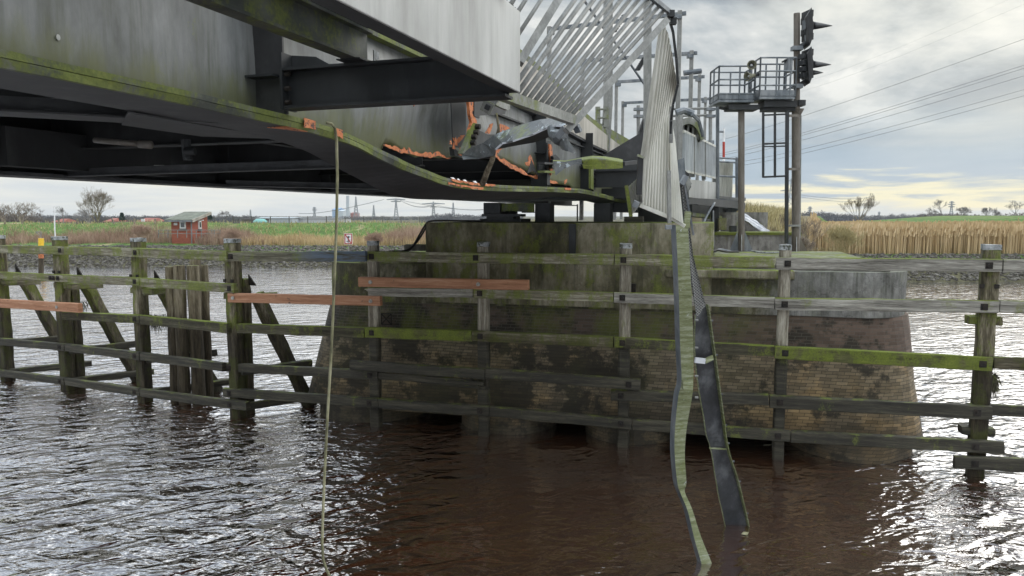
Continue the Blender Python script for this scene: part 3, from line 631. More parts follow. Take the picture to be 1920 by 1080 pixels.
for i, p in enumerate(pw):
    left = i <= 3; par = fend_l if left else fend_r
    wd = (.30, .30, .27, .28, .215, .22, .215, .20, .27)[i]; dep = .27 if left else .20
    d = Ldir if left else E_; nrm = LN if left else NN
    ztop = (3.98, 3.98, 3.98, 4.0, 3.98, 3.98, 3.98, 3.98, 4.02)[i]
    dz = (-.02, 0, .02, .01, 0, 0, 0, 0, .03)[i]
    def postbar(z0, z1, w_, mat, nm, parent=par, cen=p, sp=1.0):
        mb = MB(); o = Vector((cen.x, cen.y, 0)); mb.bar(o + Vector((dz * (z0 / 4), 0, z0)), o + Vector((dz, 0, z1)), w_, dep * (w_ / wd), up=nrm, ch=.03, seg=max(1, int((z1 - z0) / .25)), jit=.010 * sp)
        return mb.build(nm, mat, parent)
    if i in (5, 6, 7, 4):
        pst = postbar(-1.2, 2.15, wd, M['wood_dark'], 'post'); postbar(2.15, ztop - .09, wd * .99, M['post_grey'], 'upper_post', sp=.5)
    else:
        pst = postbar(-1.2, ztop - .09, wd, M['post'], 'post')
    postbar(ztop - .09, ztop, wd * 1.04, M['cap'], 'post_cap', sp=.6)
    if i in (1, 3):                           # doubled back pile and raking prop
        mb = MB(); b0 = Vector((p.x, p.y, 0)) + nrm * (dep * .95) + d * .04
        mb.bar(b0 + Vector((0, 0, -1)), b0 + Vector((0, 0, 2.6 if i != 3 else 3.1)), wd * .8, wd * .8, up=nrm, ch=.03, seg=14, jit=.02); mb.build('back_post', M['post'], par)
    if left:
        f0 = Vector((p.x, p.y, 0)) + nrm * .55 + d * .12; ft = Vector((p.x, p.y, 0)) + nrm * 1.75 + d * .95
        mb = MB(); mb.bar(ft + Vector((0, 0, -.8)), f0 + Vector((0, 0, 2.72)), .24, .28, up=nrm, ch=.03, seg=14, jit=.015); mb.build('raking_prop', M['post'], par)
        for z, m_ in ((.25, 'wood_dark'), (1.05, 'wood_dark'), (2.7, 'wood')):
            mb = MB(); q0 = Vector((p.x, p.y, z)) + d * (wd / 2 + .07) - nrm * .06; L_ = {.25: 1.75, 1.05: 1.45, 2.7: .75}[z]
            mb.bar(q0, q0 + nrm * L_ + d * (L_ * .5), .12, .16, ch=.02, seg=4, jit=.01); mb.build('cross_brace', M[m_], par)
        mb = MB(); q0 = Vector((p.x, p.y, 2.72)) + nrm * .02 - d * .24; mb.bar(q0, q0 + d * .75, .2, .14, ch=.02, seg=3, jit=.008); mb.build('corbel_block', M['wood'], par)
        mb = MB(); q0 = Vector((p.x, p.y, 2.95)) + nrm * .3 + d * (wd / 2); mb.prism([q0, q0 + d * .22 , q0 + d * .04 + Vector((0, 0, .2)), q0 + Vector((0, 0, .24))], nrm * .03); mb.build('steel_bracket', M['bolt'], par)
    if i == 8:
        for z in (2.72, .78):
            mb = MB(); q0 = Vector((p.x, p.y, z)) + NN * .08 - E_ * .25; mb.bar(q0, q0 + E_ * .5, .26, .14, ch=.02, seg=3, jit=.01); mb.build('corbel_block', M['wood_dark' if z < 2 else 'post'], par)
    if left or i == 8:
        for s in (-.11, .11):
            q = Vector((p.x, p.y, 3.08 if left else 3.32)) + d * s - nrm * (dep / 2 + .02); mb = MB(); mb.bar(q, q + nrm * .03, .07, .07); mb.build('bolt', M['bolt'], pst)
# rails: (px0, top0, px1, top1, height m, material, bolts at px, extra offset)
RT = [
 (-40, 459.5, 117, 462, .205, 'wood', (112,), 0), (118, 462.3, 260, 465.5, .205, 'wood', (253,), 0), (261, 465.5, 424, 471, .215, 'wood', (), .0), (413, 472, 684, 471.5, .21, 'blue_wood', (433,), .10),
 (685, 471.5, 1151, 477, .205, 'wood', (697.5, 902.5), 0), (1152, 476.8, 1454, 482, .21, 'wood', (1170,), 0), (1455, 482.8, 1880, 486, .215, 'wood_grey', (1479, 1857), 0), (1882, 486.3, 1990, 487.5, .215, 'wood_grey', (), 0),
 (-40, 508.5, 260, 521, .19, 'wood', (105, 111, 119, 253), 0), (261, 521.2, 438, 533, .20, 'wood', (430,), 0),
 (-40, 559, 146, 569.5, .225, 'wood_new', (109,), .20), (426, 550, 712, 555.8, .20, 'wood_new', (437, 696), .16), (671, 519.6, 990, 525, .20, 'wood_new', (696, 901), .17),
 (690, 539, 886, 541, .185, 'wood_grey', (), 0), (887, 541, 1150, 548, .19, 'wood', (900,), 0), (1151, 548, 1452, 558.2, .2, 'wood_grey', (1168,), 0), (1453, 559, 1874, 564, .215, 'wood_grey', (1473, 1848), 0), (1876, 564, 1990, 567, .2, 'wood_grey', (), 0),
 (115, 585, 260, 591, .2, 'wood_damp', (252,), 0), (261, 591, 425, 606.5, .22, 'wood_damp', (), 0), (427, 606.5, 682, 615, .21, 'wood_damp', (428,), 0), (683, 614, 884, 620.5, .22, 'wood_moss', (697,), .0), (885, 620.5, 1150, 632, .21, 'wood', (901,), 0), (1151, 632.5, 1452, 649, .2, 'wood_damp', (1168,), 0), (1453, 649, 1862, 671, .235, 'wood_moss', (1474, 1845), .05), (1864, 670, 1990, 674, .2, 'wood', (), 0),
 (-40, 631, 119, 645, .185, 'wood_dark', (111,), 0), (120, 645, 260, 661, .19, 'wood_dark', (252,), 0), (261, 661, 416, 681, .19, 'wood_dark', (), 0), (417, 681, 707, 696, .19, 'wood_dark', (429, 694), 0), (655, 676, 908, 693, .2, 'wood_dark', (), .16), (909, 691, 1200, 713, .2, 'wood_dark', (1180,), .14), (1145, 732, 1441, 740.5, .2, 'wood_dark', (1165,), 0), (1443, 742, 1862, 763, .23, 'wood_dark', (1464, 1835), 0), (1815, 757, 1990, 766, .19, 'wood_dark', (), -.12),
 (-40, 689, 119, 709, .185, 'wood_dark', (112,), 0), (120, 709, 260, 729, .185, 'wood_dark', (252,), 0), (261, 729, 461, 755, .19, 'wood_dark', (432,), 0), (417, 728, 708, 748, .2, 'wood_dark', (430, 693), .05), (709, 748, 916, 762.5, .2, 'wood_dark', (900,), .05), (917, 762.5, 1184, 787, .2, 'wood_dark', (1165,), .05), (1186, 787, 1482, 809, .2, 'wood_dark', (1460,), .05), (1483, 809, 1885, 829.5, .21, 'wood_dark', (1833,), .05), (1791, 856, 1990, 865, .22, 'wood_dark', (1830,), .08),
]
for x0, y0, x1, y1, h, m_, bolts, off in RT:
    lft = (x0 + x1) / 2 < 440; par = fend_l if lft else fend_r
    if lft: f_ = lambda x, y: Vector((0, 0, H)) + ray(x, y) * ((ln0 - .26 - off) / ray(x, y).dot(LN))
    else: f_ = lambda x, y: Vector((0, 0, H)) + ray(x, y) * ((14.06 - .2 - off) / ray(x, y).dot(NN))
    nr = LN if lft else NN
    a = f_(x0, y0); b = f_(x1, y1); th_ = .13 if not off else .12
    sh = Vector((0, 0, -h / 2)) + nr * (th_ / 2)
    mb = MB(); a2 = a + (b - a).normalized() * .006; L_ = (b - a).length; jt = .003 if m_ == 'wood_new' else .007
    mb.bar(a2 + sh, b + sh, th_, h, ch=.012, seg=max(2, int(L_ / .3)), jit=jt)
    rl = mb.build('rail', M[m_], par)
    if m_ in ('wood_new',): tag(rl, 'new reddish timber beam bolted onto the old fence')
    for bx in bolts:
        t = (bx - x0) / (x1 - x0); q = a.lerp(b, t) + Vector((0, 0, -h * .5)) - nr * .012
        d = (b - a).normalized()
        if m_ == 'wood_new':
            mb = MB(); mb.tube([q - nr * .01, q + nr * .02], .04, 10); mb.build('bolt', M['bolt_bright'], rl)
        else:
            mb = MB(); mb.bar(q, q + nr * .02, .11, .11, up=Vector((0, 0, 1))); o = mb.build('bolt_plate', M['bolt'], rl)
            mb = MB(); mb.tube([q - nr * .025, q], .028, 8); mb.build('bolt', M['bolt'], rl)
# splintered broken rail, held at one end
mb = MB()
for k, (xa, ya, xb, yb, hh) in enumerate(((708, 699, 884, 712, .11), (709, 703, 905, 716, .10), (760, 712, 908, 726, .05), (880, 712, 897, 724, .08))):
    a = PN(xa, ya, 13.86); b = PN(xb, yb, 13.80 - k * .02); mb.bar(a + Vector((0, 0, -hh / 2)) + NN * (.05 + .02 * k), b + Vector((0, 0, -hh / 2)) + NN * .05, .07, hh, ch=.01, seg=6, jit=.012)
tag(mb.build('splintered_rail', M['wood_dark'], fend_r), 'broken splintered dark beam')
mb = MB()
for k in range(7):
    a = PN(683 + k * 3, 541 + k * 2.1, 13.86); b = PN(700 + k, 541 + k * 2.2, 13.86); mb.bar(a + Vector((0, 0, -.02)) + NN * .06, b + Vector((0, 0, -.02)) + NN * .06, .07, .025, seg=3, jit=.01)
mb.build('splinters', M['wood_grey'], fend_r)
# hanging grass / weed on two posts
def weeds(par, c, n, r, ln, mat='scrub'):
    mb = MB()
    for _ in range(n):
        p = c + Vector((R.uniform(-r, r), R.uniform(-r, r), R.uniform(-.12, .12))); q = p + Vector((R.uniform(-.1, .1), R.uniform(-.1, .05), -R.uniform(.3, 1) * ln)); w_ = Vector((.008, 0, 0))
        mb.add([p - w_, p + w_, q], [(0, 1, 2)])
    mb.build('hanging_weed', M[mat], par)
weeds(fend_l, pw[0] + Vector((.1, -.2, 2.2)), 90, .2, .35, 'wood_damp'); weeds(fend_l, pw[1] + Vector((.2, .3, 2.2)), 90, .2, .25, 'wood_damp'); weeds(fend_l, pw[2] + Vector((.25, .2, 2.0)), 120, .2, .4, 'wood_damp')
weeds(fend_r, pw[8] + Vector((.18, -.05, 1.7)), 160, .06, .3, 'wood_damp')
# cluster of round piles behind the left fence
pc = empty('pile_cluster', Wz(352, 762), 'cluster of pale tall round timber piles standing behind the left fence rails', 'pile cluster')
for px, zt, r_, dy, k in ((331, 3.30, .13, 0, 0), (351, 3.34, .145, -.12, 1), (373, 3.33, .155, 0, 2), (384, 3.32, .09, .3, 3), (360, 3.48, .14, .5, 4)):
    p = Wz(px, 755) + Vector((0, dy, 0)); mb = MB()
    n_ = 18; pts = [p + Vector((R.uniform(-.008, .008), 0, -1 + (zt + 1) * t / n_)) for t in range(n_ + 1)]
    mb.tube(pts, [r_ * (.95 + .04 * math.sin(t * 1.3) + .06 * (1 - t / n_)) for t in range(n_ + 1)], 12); mb.build('pile', M['pile'], pc)
# ================================================================== THE SWING BRIDGE
AW, AF, AI, A2 = -3.15, -2.90, -3.40, -8.6
br = empty('swing_bridge', B(15.9, -5.2, 4.4), 'grey steel girder railway swing bridge with torn and buckled lower flange and orange primer showing', 'railway bridge')
flpix = [(560, 220.5), (590, 229), (620, 239), (650, 249), (680, 262), (705, 276), (730, 289), (755, 301), (780, 311), (805, 321), (830, 331), (855, 338), (880, 342), (910, 345), (940, 347), (980, 348.5), (1020, 350), (1060, 352), (1090, 354), (1110, 358), (1140, 366), (1175, 377)]
fl = [(-9.0, 5.165), (-4, 5.165), (0, 5.165), (2, 5.165), (3.2, 5.16)] + [(SAZ(PA(x, y, AF))[0], SAZ(PA(x, y, AF))[2]) for x, y in flpix]
def flz(s):
    if s <= fl[0][0]: return fl[0][1]
    for (s0, z0), (s1, z1) in zip(fl, fl[1:]):
        if s <= s1: return z0 + (z1 - z0) * (s - s0) / (s1 - s0)
    return fl[-1][1]
# fine station list
st = []
s = -9.0
while s < 16.4: st.append(s); s += .12
def jig(s): return .018 * noise.noise(Vector((s * 2.1, 0, 0))) * (1 if s > 3.9 else 0)
mb = MB(); A_ = [B(s, AF + jig(s) * 1.5, flz(s)) for s in st]; I_ = [B(s, AI - (.0 if s < 4.5 else .12 * sst(s, 4.5, 7)), flz(s) - (.0 if s < 5 else .10 * sst(s, 5, 7) * (1 - sst(s, 11, 14)))) for s in st]
mb.strip(A_, I_, (0, 0, -.032)); fl1 = mb.build('lower_flange', M['flange'], br)
mb = MB(); A_ = [B(s, AF - .02 + jig(s + 3), flz(s) - .034) for s in st]; I_ = [i + Vector((0, 0, -.034)) for i in I_]
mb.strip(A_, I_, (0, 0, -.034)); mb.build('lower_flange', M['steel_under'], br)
mb = MB(); mb.strip([B(s, AF + .004 + jig(s) * 1.5 + .01 * noise.noise(Vector((s * 3, 5, 0))), flz(s) - .036) for s in st], [B(s, AF - .004 + jig(s + 3), flz(s) - .072) for s in st], V * -.03); mb.build('flange_lip', M['flange'], br)
# orange patches of primer scraped bare on the flange edge
def on_flange(s0, s1, t0=.003, t1=-.075, nm='scraped_primer', mat='orange', out=.012):
    mb = MB(); n = max(2, int((s1 - s0) / .05)); ss = [s0 + (s1 - s0) * i / n for i in range(n + 1)]
    mb.strip([B(s, AF + out + jig(s) * 1.5, flz(s) + t0) for s in ss], [B(s, AF + out + jig(s) * 1.5, flz(s) + t1 + R.uniform(-.008, .008)) for s in ss], V * .004); mb.build(nm, M[mat], br)
SOFP = lambda px: SAZ(PA(px, 300, AF))[0]
on_flange(SOFP(568), SOFP(590), .004, -.06); on_flange(SOFP(626), SOFP(640), .003, -.055); on_flange(SOFP(844), SOFP(925), .002, -.022); on_flange(SOFP(838), SOFP(905), -.04, -.062); on_flange(SOFP(1058), SOFP(1070), 0, -.03)
mb = MB(); mb.strip([B(s, AF - .01, flz(s) - .071) for s in (4.05, 4.15, 4.28)], [B(s, AF - .16 + .06 * i, flz(s) - .071) for i, s in enumerate((4.05, 4.15, 4.28))], (0, 0, -.004)); mb.build('scraped_primer', M['orange'], br)
for px0, px1 in ((846, 852), (858, 861), (869, 874), (888, 893), (908, 911)):
    mb = MB(); a = SOFP(px0); b = SOFP(px1); mb.prism([B(a, AF + .01, flz(a) + .001), B(b, AF + .01, flz(b) + .001), B(b, AF - .01, flz(b) + .02), B(a, AF - .01, flz(a) + .012)], (0, 0, .004)); mb.build('flaked_paint', M['white'], br)
# web: buckled plate whose lower edge is torn away from the flange
tearpix = [(700, 268), (720, 274), (738, 282), (752, 286), (770, 287), (790, 291), (806, 295), (822, 291), (838, 297), (862, 293), (885, 291), (905, 293), (930, 296), (948, 304), (965, 314), (985, 325), (1000, 330), (1020, 336), (1045, 343), (1070, 349)]
tear = [(SAZ(PA(x, y, AW))[0], SAZ(PA(x, y, AW))[2]) for x, y in tearpix]
def webz(s):
    if s <= tear[0][0] or s >= tear[-1][0]: return flz(s) + .0
    for (s0, z0), (s1, z1) in zip(tear, tear[1:]):
        if s <= s1: return max(flz(s), z0 + (z1 - z0) * (s - s0) / (s1 - s0))
    return flz(s)
def bulge(s, z):
    if s < 4.05: return 0
    k = .11 * math.exp(-((s - 5.6) / .8) ** 2) * math.sin((z - 5.0) * 3.0) + .06 * math.sin(s * 2.6) * sst(s, 4.1, 5)
    k += .10 * math.exp(-((s - 9.2) / .9) ** 2) + .06 * noise.noise(Vector((s * .9, z * 2, 0)))
    k -= .12 * math.exp(-((s - 6.9) / .45) ** 2)
    return k * (1 - sst(s, 11.5, 13)) * sst(6.1 - z, 0, .8)
ZT = 6.0
vs = []; fs = []; ws = []; s = -9.0
while s < 16.6: ws.append(s); s += .09 if s > 3.8 else .5
nz_ = 14
for s in ws:
    zb = webz(s)
    for j in range(nz_ + 1):
        z = zb + (ZT - zb) * j / nz_; vs.append(B(s, AW + bulge(s, z), z))
n = nz_ + 1
for i in range(len(ws) - 1):
    for j in range(nz_): fs.append((i * n + j, (i + 1) * n + j, (i + 1) * n + j + 1, i * n + j + 1))
mb = MB(); mb.add(vs, fs); web = mb.build('web', M['steel'], br, smooth=True); sol = web.modifiers.new('thick', 'SOLIDIFY'); sol.thickness = .014; sol.offset = 0
# torn ragged orange fringe along the tear
def fringe(pts, w0, w1, a_, seed=0, inner=0.0, up=1):
    r = random.Random(seed); pp = []
    for (x0, y0), (x1, y1) in zip(pts, pts[1:]):
        k = max(2, int(math.hypot(x1 - x0, y1 - y0) / 4))
        for i in range(k): t = i / k; pp.append((x0 + (x1 - x0) * t, y0 + (y1 - y0) * t))
    pp.append(pts[-1]); lo = []; hi = []
    for i, (x, y) in enumerate(pp):
        t = i / max(1, len(pp) - 1); e_ = math.sin(math.pi * min(1, max(0.02, t)) ) ** .4
        hi.append(PA(x, y - (w0 + (w1 - w0) * r.random()) * e_ * up, a_)); lo.append(PA(x, y + (1 + 2.5 * r.random()) * e_, a_))
    mb = MB(); mb.strip(hi, lo, V * .008); mb.build('torn_primer_edge', M['orange'], br)
AO = AW + .13
fringe([(718, 272), (738, 280), (752, 285), (766, 286), (784, 291), (806, 294), (822, 290), (836, 297)], 2, 10, AO, 1)
fringe([(836, 297), (846, 296)], 1, 3, AO, 2)
fringe([(925, 290), (940, 303), (958, 314), (975, 322), (990, 329)], 3, 9, AW + .2, 3)
fringe([(990, 329), (1003, 333), (1018, 337), (1030, 341), (1046, 344)], 2, 6, AW + .1, 4)
fringe([(900, 291), (915, 290), (928, 292)], 2, 5, AW + .2, 5)
def blob(pts, a_, mat='orange', nm='scraped_primer', th=.006):
    mb = MB(); mb.prism([PA(x, y, a_) for x, y in pts], V * th); return mb.build(nm, M[mat], br)
AP = AW + .2
blob([(915, 284), (926, 272), (938, 268), (955, 270), (958, 274), (944, 275), (936, 283), (930, 292), (920, 298)], AP)
blob([(937, 232), (948, 236), (962, 244), (953, 247), (941, 243), (938, 250), (935, 244)], AP)
blob([(909, 249), (915, 240), (918, 233), (924, 231), (921, 242), (917, 251), (911, 250)], AP)
blob([(990, 296), (994, 290), (999, 303), (1003, 318), (997, 322), (993, 316), (990, 309)], AP)
blob([(984, 305), (990, 303), (989, 312), (985, 309)], AP)
blob([(1058, 338), (1063, 336), (1062, 342), (1058, 346)], AW + .07)
blob([(775, 191), (776, 191), (776.5, 198), (775, 200)], AW + .12)
# folded triangular notch in the web
blob([(988, 325), (996, 300), (1004, 318), (1006, 326), (998, 321)], AP + .005, 'black', 'torn_notch')
# horizontal weld lines / white marks
for px, py in ((109, 70), (140, 10)):
    mb = MB(); c = PA(px, py, AW + .012); mb.prism([c + U * (.011 * math.cos(t)) + Vector((0, 0, .014 * math.sin(t))) for t in [i * .63 for i in range(10)]], V * .002); mb.build('paint_patch', M['steel_light'], br) if px == 109 else None
# vertical stiffeners with end plates and bolts, at the bracket stations
BS = [4.05, 7.05, 10.05, 13.05, 16.05, 1.05, -1.95]
for s in BS:
    if s == 7.05: continue
    zl = flz(s) + .005; mb = MB(); mb.bb(s - .008, s + .008, AW + .008, AF - .02, zl, 5.98); mb.build('stiffener', M['steel_dark'] if s > 6 else M['steel_under'], br)  # darker steel imitates shade on the stiffener and connection plate by the bracket
    mb = MB(); mb.bb(s - .012, s + .012, AF - .018, AF, zl + .0, 5.48); mb.bb(s - .075, s + .075, AF + .001, AF + .02, zl + .02, 5.52); mb.build('connection_plate', M['steel_dark'] if s > 3 else M['steel'], br)
    mb = MB(); mb.bb(s - .10, s - .012, AW + .008, AF - .03, 5.375, 5.39); mb.build('gusset_plate', M['steel_dark'], br)
def ibeam(mb, p, q, w_, h, up=Vector((0, 0, 1)), tf=.016, tw=.012):
    p = Vector(p); q = Vector(q); d = (q - p).normalized(); r = d.cross(up).normalized(); t = r.cross(d).normalized()
    mb.bar(p + t * (h / 2 - tf / 2), q + t * (h / 2 - tf / 2), w_, tf, up=up); mb.bar(p - t * (h / 2 - tf / 2), q - t * (h / 2 - tf / 2), w_, tf, up=up)
    mb.bar(p, q, tw, h - 2 * tf - .002, up=up); return mb
def bolts(par, pts, d, r=.018, l=.03, mat='bolt'):
    for p in pts:
        mb = MB(); mb.tube([p, p + d * l], r, 6); mb.build('bolt', M[mat], par)
for s in (4.05, 13.05, 16.05, 1.05):
    mb = MB(); zc = 5.30 if s < 10 else 5.16; a1 = -1.40 if s < 10 else -1.9
    h_ = .25 if s < 10 else .30
    if s == 16.05: a1 = -2.2
    ibeam(mb, B(s, AF + .022, zc), B(s, a1, zc), .14, h_); bk = mb.build('walkway_bracket', M['steel_dark'], br)
    bolts(bk, [B(s + ds, AF + .022, zc + dz) for dz in (-.085, 0, .09) for ds in (.045, -.045)], V, .016, .035)
    if s < 10:
        mb = MB(); mb.prism([B(s + .03, AF + .022, zc + h_ / 2), B(s + .03, AF + .34, zc + h_ / 2), B(s + .03, AF + .2, zc + .20), B(s + .03, AF + .022, zc + .22)], U * .01); mb.build('gusset_plate', M['steel_dark'], br)
# walkway carried by the brackets (torn off just past the second one)
mb = MB(); ibeam(mb, B(-7, -2.36, 5.535), B(4.12, -2.36, 5.535), .10, .20); wb = mb.build('walkway_beam', M['steel_mossy'], br)
mb = MB(); mb.bb(4.02, 4.03, -2.41, -2.36 - .008, 5.44, 5.63); mb.build('web_stiffener', M['steel_dark'], br)
mb = MB(); mb.bb(4.075, 4.14, -2.29, -2.283, 5.44, 5.51); mb.build('cleat', M['cap'], br)
mb = MB(); mb.bb(3.9, 4.2, -2.44, -2.28, 5.427, 5.434); mb.build('cleat', M['steel_dark'], br)
deck = MB(); s = -6.0
while s < 4.10: deck.bb(s, s + .006, -2.42, -1.36, 5.645, 5.675); s += .035
a = -2.42
while a < -1.36: deck.bb(-6, 4.1, a, a + .004, 5.65, 5.67); a += .11
deck.build('walkway_grating', M['steel_dark'], br)
mb = MB(); mb.bb(-7, 4.075, -1.352, -1.34, 5.205, 5.655); fa = mb.build('fascia_panel', M['steel_light'], br, bevel=.004)
mb = MB(); mb.bb(-7, 4.07, -1.43, -1.353, 5.205, 5.215); mb.bb(-7, 4.07, -1.43, -1.353, 5.645, 5.655); mb.build('fascia_lip', M['steel_dark'], br)
mb = MB(); x = PA(938, -6, -1.34); sx_ = SAZ(x)[0]; mb.bb(sx_ - .05, sx_ + .05, -1.40, -1.30, 5.655, 6.8); mb.build('railing_stump', M['galv'], br)
# ladder-like balustrade on top of the girder (white bars, black behind)
mb = MB(); mb.bb(-7, 8.3, AW - .02, AW + .10, ZT - .03, ZT + .02); mb.build('top_flange', M['flange'], br)
mb = MB(); s = 4.2
while s < 8.2: mb.bar(B(s, AW + .08, ZT + .02), B(s + .10, AW + .08, ZT + .20), .05, .05, up=V); s += .21
mb.bar(B(4.0, AW + .08, ZT + .21), B(8.3, AW + .08, ZT + .21), .04, .04); mb.build('top_balusters', M['alu'], br)
mb = MB(); mb.bb(-9, 9.0, AW - .35, AW - .33, ZT - .05, ZT + .6); mb.build('deck_upstand', M['steel_dark'], br)
# beige edge panel further on, tapering, with a dark cable trough over it
tp = [(940, 78), (986, 113), (1040, 158), (1100, 222), (1145, 259), (1190, 292)]; bt = [(940, 172), (994, 203), (1055, 238), (1117, 273), (1150, 288), (1190, 306)]
def onp(q, a_): return [PA(x, y, a_) for x, y in q]
mb = MB(); mb.strip(onp(tp, AW + .10), onp(bt, AW + .10), V * -.03); mb.build('edge_panel', M['steel_beige'], br)
mb = MB(); mb.strip([p + Vector((0, 0, .09)) for p in onp(tp, AW + .08)], [p + Vector((0, 0, .004)) for p in onp(tp, AW + .08)], V * -.25); mb.build('cable_trough', M['flange'], br)
mb = MB(); mb.strip([p + Vector((0, 0, -.01)) for p in onp(bt, AW + .10)], [p + V * -.1 + Vector((0, 0, -.02)) for p in onp(bt, AW + .10)], (0, 0, -.03)); mb.build('panel_lip', M['steel_dark'], br)
mb = MB(); mb.bb(8.2, 16.5, AW + .012, AW + .085, 5.72, 5.74); mb.build('soffit_plate', M['steel_dark'], br)
mb = MB(); q = onp([(1120, 232), (1190, 290), (1190, 270), (1138, 235)], AW - .2); mb.bb(13.9, 18.8, AW - .5, AW - .1, 6.15, 6.42); mb.build('cable_trough', M['flange'], br)
# --- the torn bracket station (px 880): twisted end plate, box plate, dangling clamp
a0 = AF + .02
blob([(872, 181), (884, 181), (884, 205), (880, 212), (889, 226), (889, 232), (882, 246), (880, 262), (874, 258), (875, 244), (880, 230), (876, 214), (875, 200)], a0, 'orange', 'torn_stiffener', .03)
blob([(883, 231), (889, 233), (886, 247), (879, 262), (872, 282), (866, 290), (858, 288), (866, 272), (872, 258), (876, 245)], a0 + .01, 'flange', 'bent_end_plate', .05)
blob([(886, 181), (952, 181), (944, 214), (896, 217), (896, 222), (886, 218)], a0 + .02, 'steel_under', 'box_plate', .02)
blob([(844, 183), (872, 181), (872, 256), (866, 278), (848, 276), (846, 230)], AW + .10, 'steel_dark', 'stiffener_web', .01)
blob([(889, 246), (893, 243), (910, 252), (935, 253), (928, 262), (902, 275), (880, 285), (880, 268)], a0 + .03, 'steel_dark', 'torn_bracket_web', .02)
bolts(br, [PA(892, 238, a0 + .06), PA(889, 249, a0 + .06), PA(885, 257, a0 + .06), PA(883, 268, a0 + .06)], V, .03, .05)
blob([(848, 258), (856, 262), (863, 254), (871, 253), (866, 261), (857, 270), (850, 264)], AW + .16, 'orange')
blob([(842, 276), (850, 284), (866, 289), (884, 291), (900, 292), (884, 297), (860, 297), (844, 292)], AO + .02, 'steel_dark', 'crumpled_edge', .05)
for k, (x, y) in enumerate(((842, 270), (848, 279), (852, 272), (870, 284), (878, 288), (860, 291))):
    blob([(x, y), (x + 2, y - 9 - (k % 3) * 3), (x + 5, y + 1)], AO + .08, 'orange')
# clamp dangling from the railing foot
def blk(px, py, Y, sx, sy, sz, rz, rx, mat, nm, par=br):
    mb = MB(); mb.box((0, 0, 0), sx, sy, sz); m = Matrix.Translation(P(px, py, Y)) @ Matrix.Rotation(rz, 4, 'Y') @ Matrix.Rotation(rx, 4, 'X')
    mb.v = [tuple(m @ Vector(v)) for v in mb.v]; return mb.build(nm, M[mat], par, bevel=.004)
blk(914, 200, 4.9, .075, .06, .075, .5, .3, 'galv_moss', 'clamp'); blk(914, 201, 4.86, .035, .02, .035, .5, .3, 'steel_dark', 'clamp_hole')
mb = MB(); mb.bar(P(935, 178, 4.9), P(919, 196, 4.9), .05, .05, up=Vector((0, 1, 0))); mb.build('railing_foot', M['galv'], br)
blob([(918, 190), (940, 184), (951, 190), (951, 204), (946, 207), (930, 200), (922, 196)], -2.3, 'galv_moss', 'crushed_plate', .03)
# the long bent kick plate lying across the damage
pk_t = [(866, 291), (878, 279), (905, 268), (926, 253), (950, 243), (985, 231), (1012, 224), (1036, 221), (1050, 222), (1062, 226), (1070, 219), (1073, 207)]
pk_b = [(868, 299), (900, 297), (928, 291), (930, 279), (942, 268), (962, 264), (1000, 251), (1024, 240), (1040, 235), (1056, 236), (1068, 230), (1078, 212)]
ys = [6.6, 6.5, 6.35, 6.2, 6.1, 5.95, 5.85, 5.75, 5.7, 5.65, 5.6, 5.6]
mb = MB(); mb.strip([P(x, y, Y) for (x, y), Y in zip(pk_t, ys)], [P(x, y, Y - .12) for (x, y), Y in zip(pk_b, ys)], (0, .012, -.004)); mb.build('bent_kick_plate', M['plate'], br)
pk_c = [(900, 298), (915, 297), (930, 293), (942, 274), (965, 272), (1000, 266), (1024, 258), (1042, 250), (1050, 243), (1060, 240), (1066, 236), (1070, 232)]
mb = MB(); mb.strip([P(x, y, Y - .11) for (x, y), Y in zip(pk_b, ys)][3:10], [P(x, y, Y + .22) for (x, y), Y in zip(pk_c, ys)][3:10], (0, .01, -.006)); mb.build('bent_kick_plate', M['steel_dark'], br)
mb = MB()
for (x0, y0), (x1, y1), Y in zip(pk_b[3:9], pk_b[4:10], ys[3:9]): mb.bar(P(x0, y0 + 1, Y - .14), P(x1, y1 + 1, Y - .2), .012, .012)
mb.build('bare_metal_edge', M['tarp'], br)
# crumpled tube / crushed fitting (px 1050,255)
cr = MB(); cr.tube([P(1034, 240, 5.6), P(1038, 252, 5.55), P(1048, 258, 5.5), P(1058, 254, 5.45)], [.035, .045, .06, .04], 8); cr.build('crushed_fitting', M['plate'], br)
mb = MB(); pts = []
mb.strip([P(1047, 268, 5.5), P(1055, 262, 5.4), P(1062, 258, 5.4), P(1072, 272, 5.42), P(1080, 288, 5.45)], [P(1053, 280, 5.5), P(1060, 283, 5.42), P(1066, 284, 5.4), P(1074, 287, 5.42), P(1081, 289, 5.45)], (0, .01, .002)); mb.build('crumpled_sheet', M['plate'], br)
blk(1052, 249, 5.4, .05, .07, .09, .7, .2, 'galv_dark', 'clamp'); blk(1060, 243, 5.4, .035, .05, .03, .7, .1, 'galv', 'clamp')
bolts(br, [P(1076, 240, 5.35), P(1079, 246, 5.35)], Vector((.7, -.5, .2)), .02, .05, 'galv_dark')
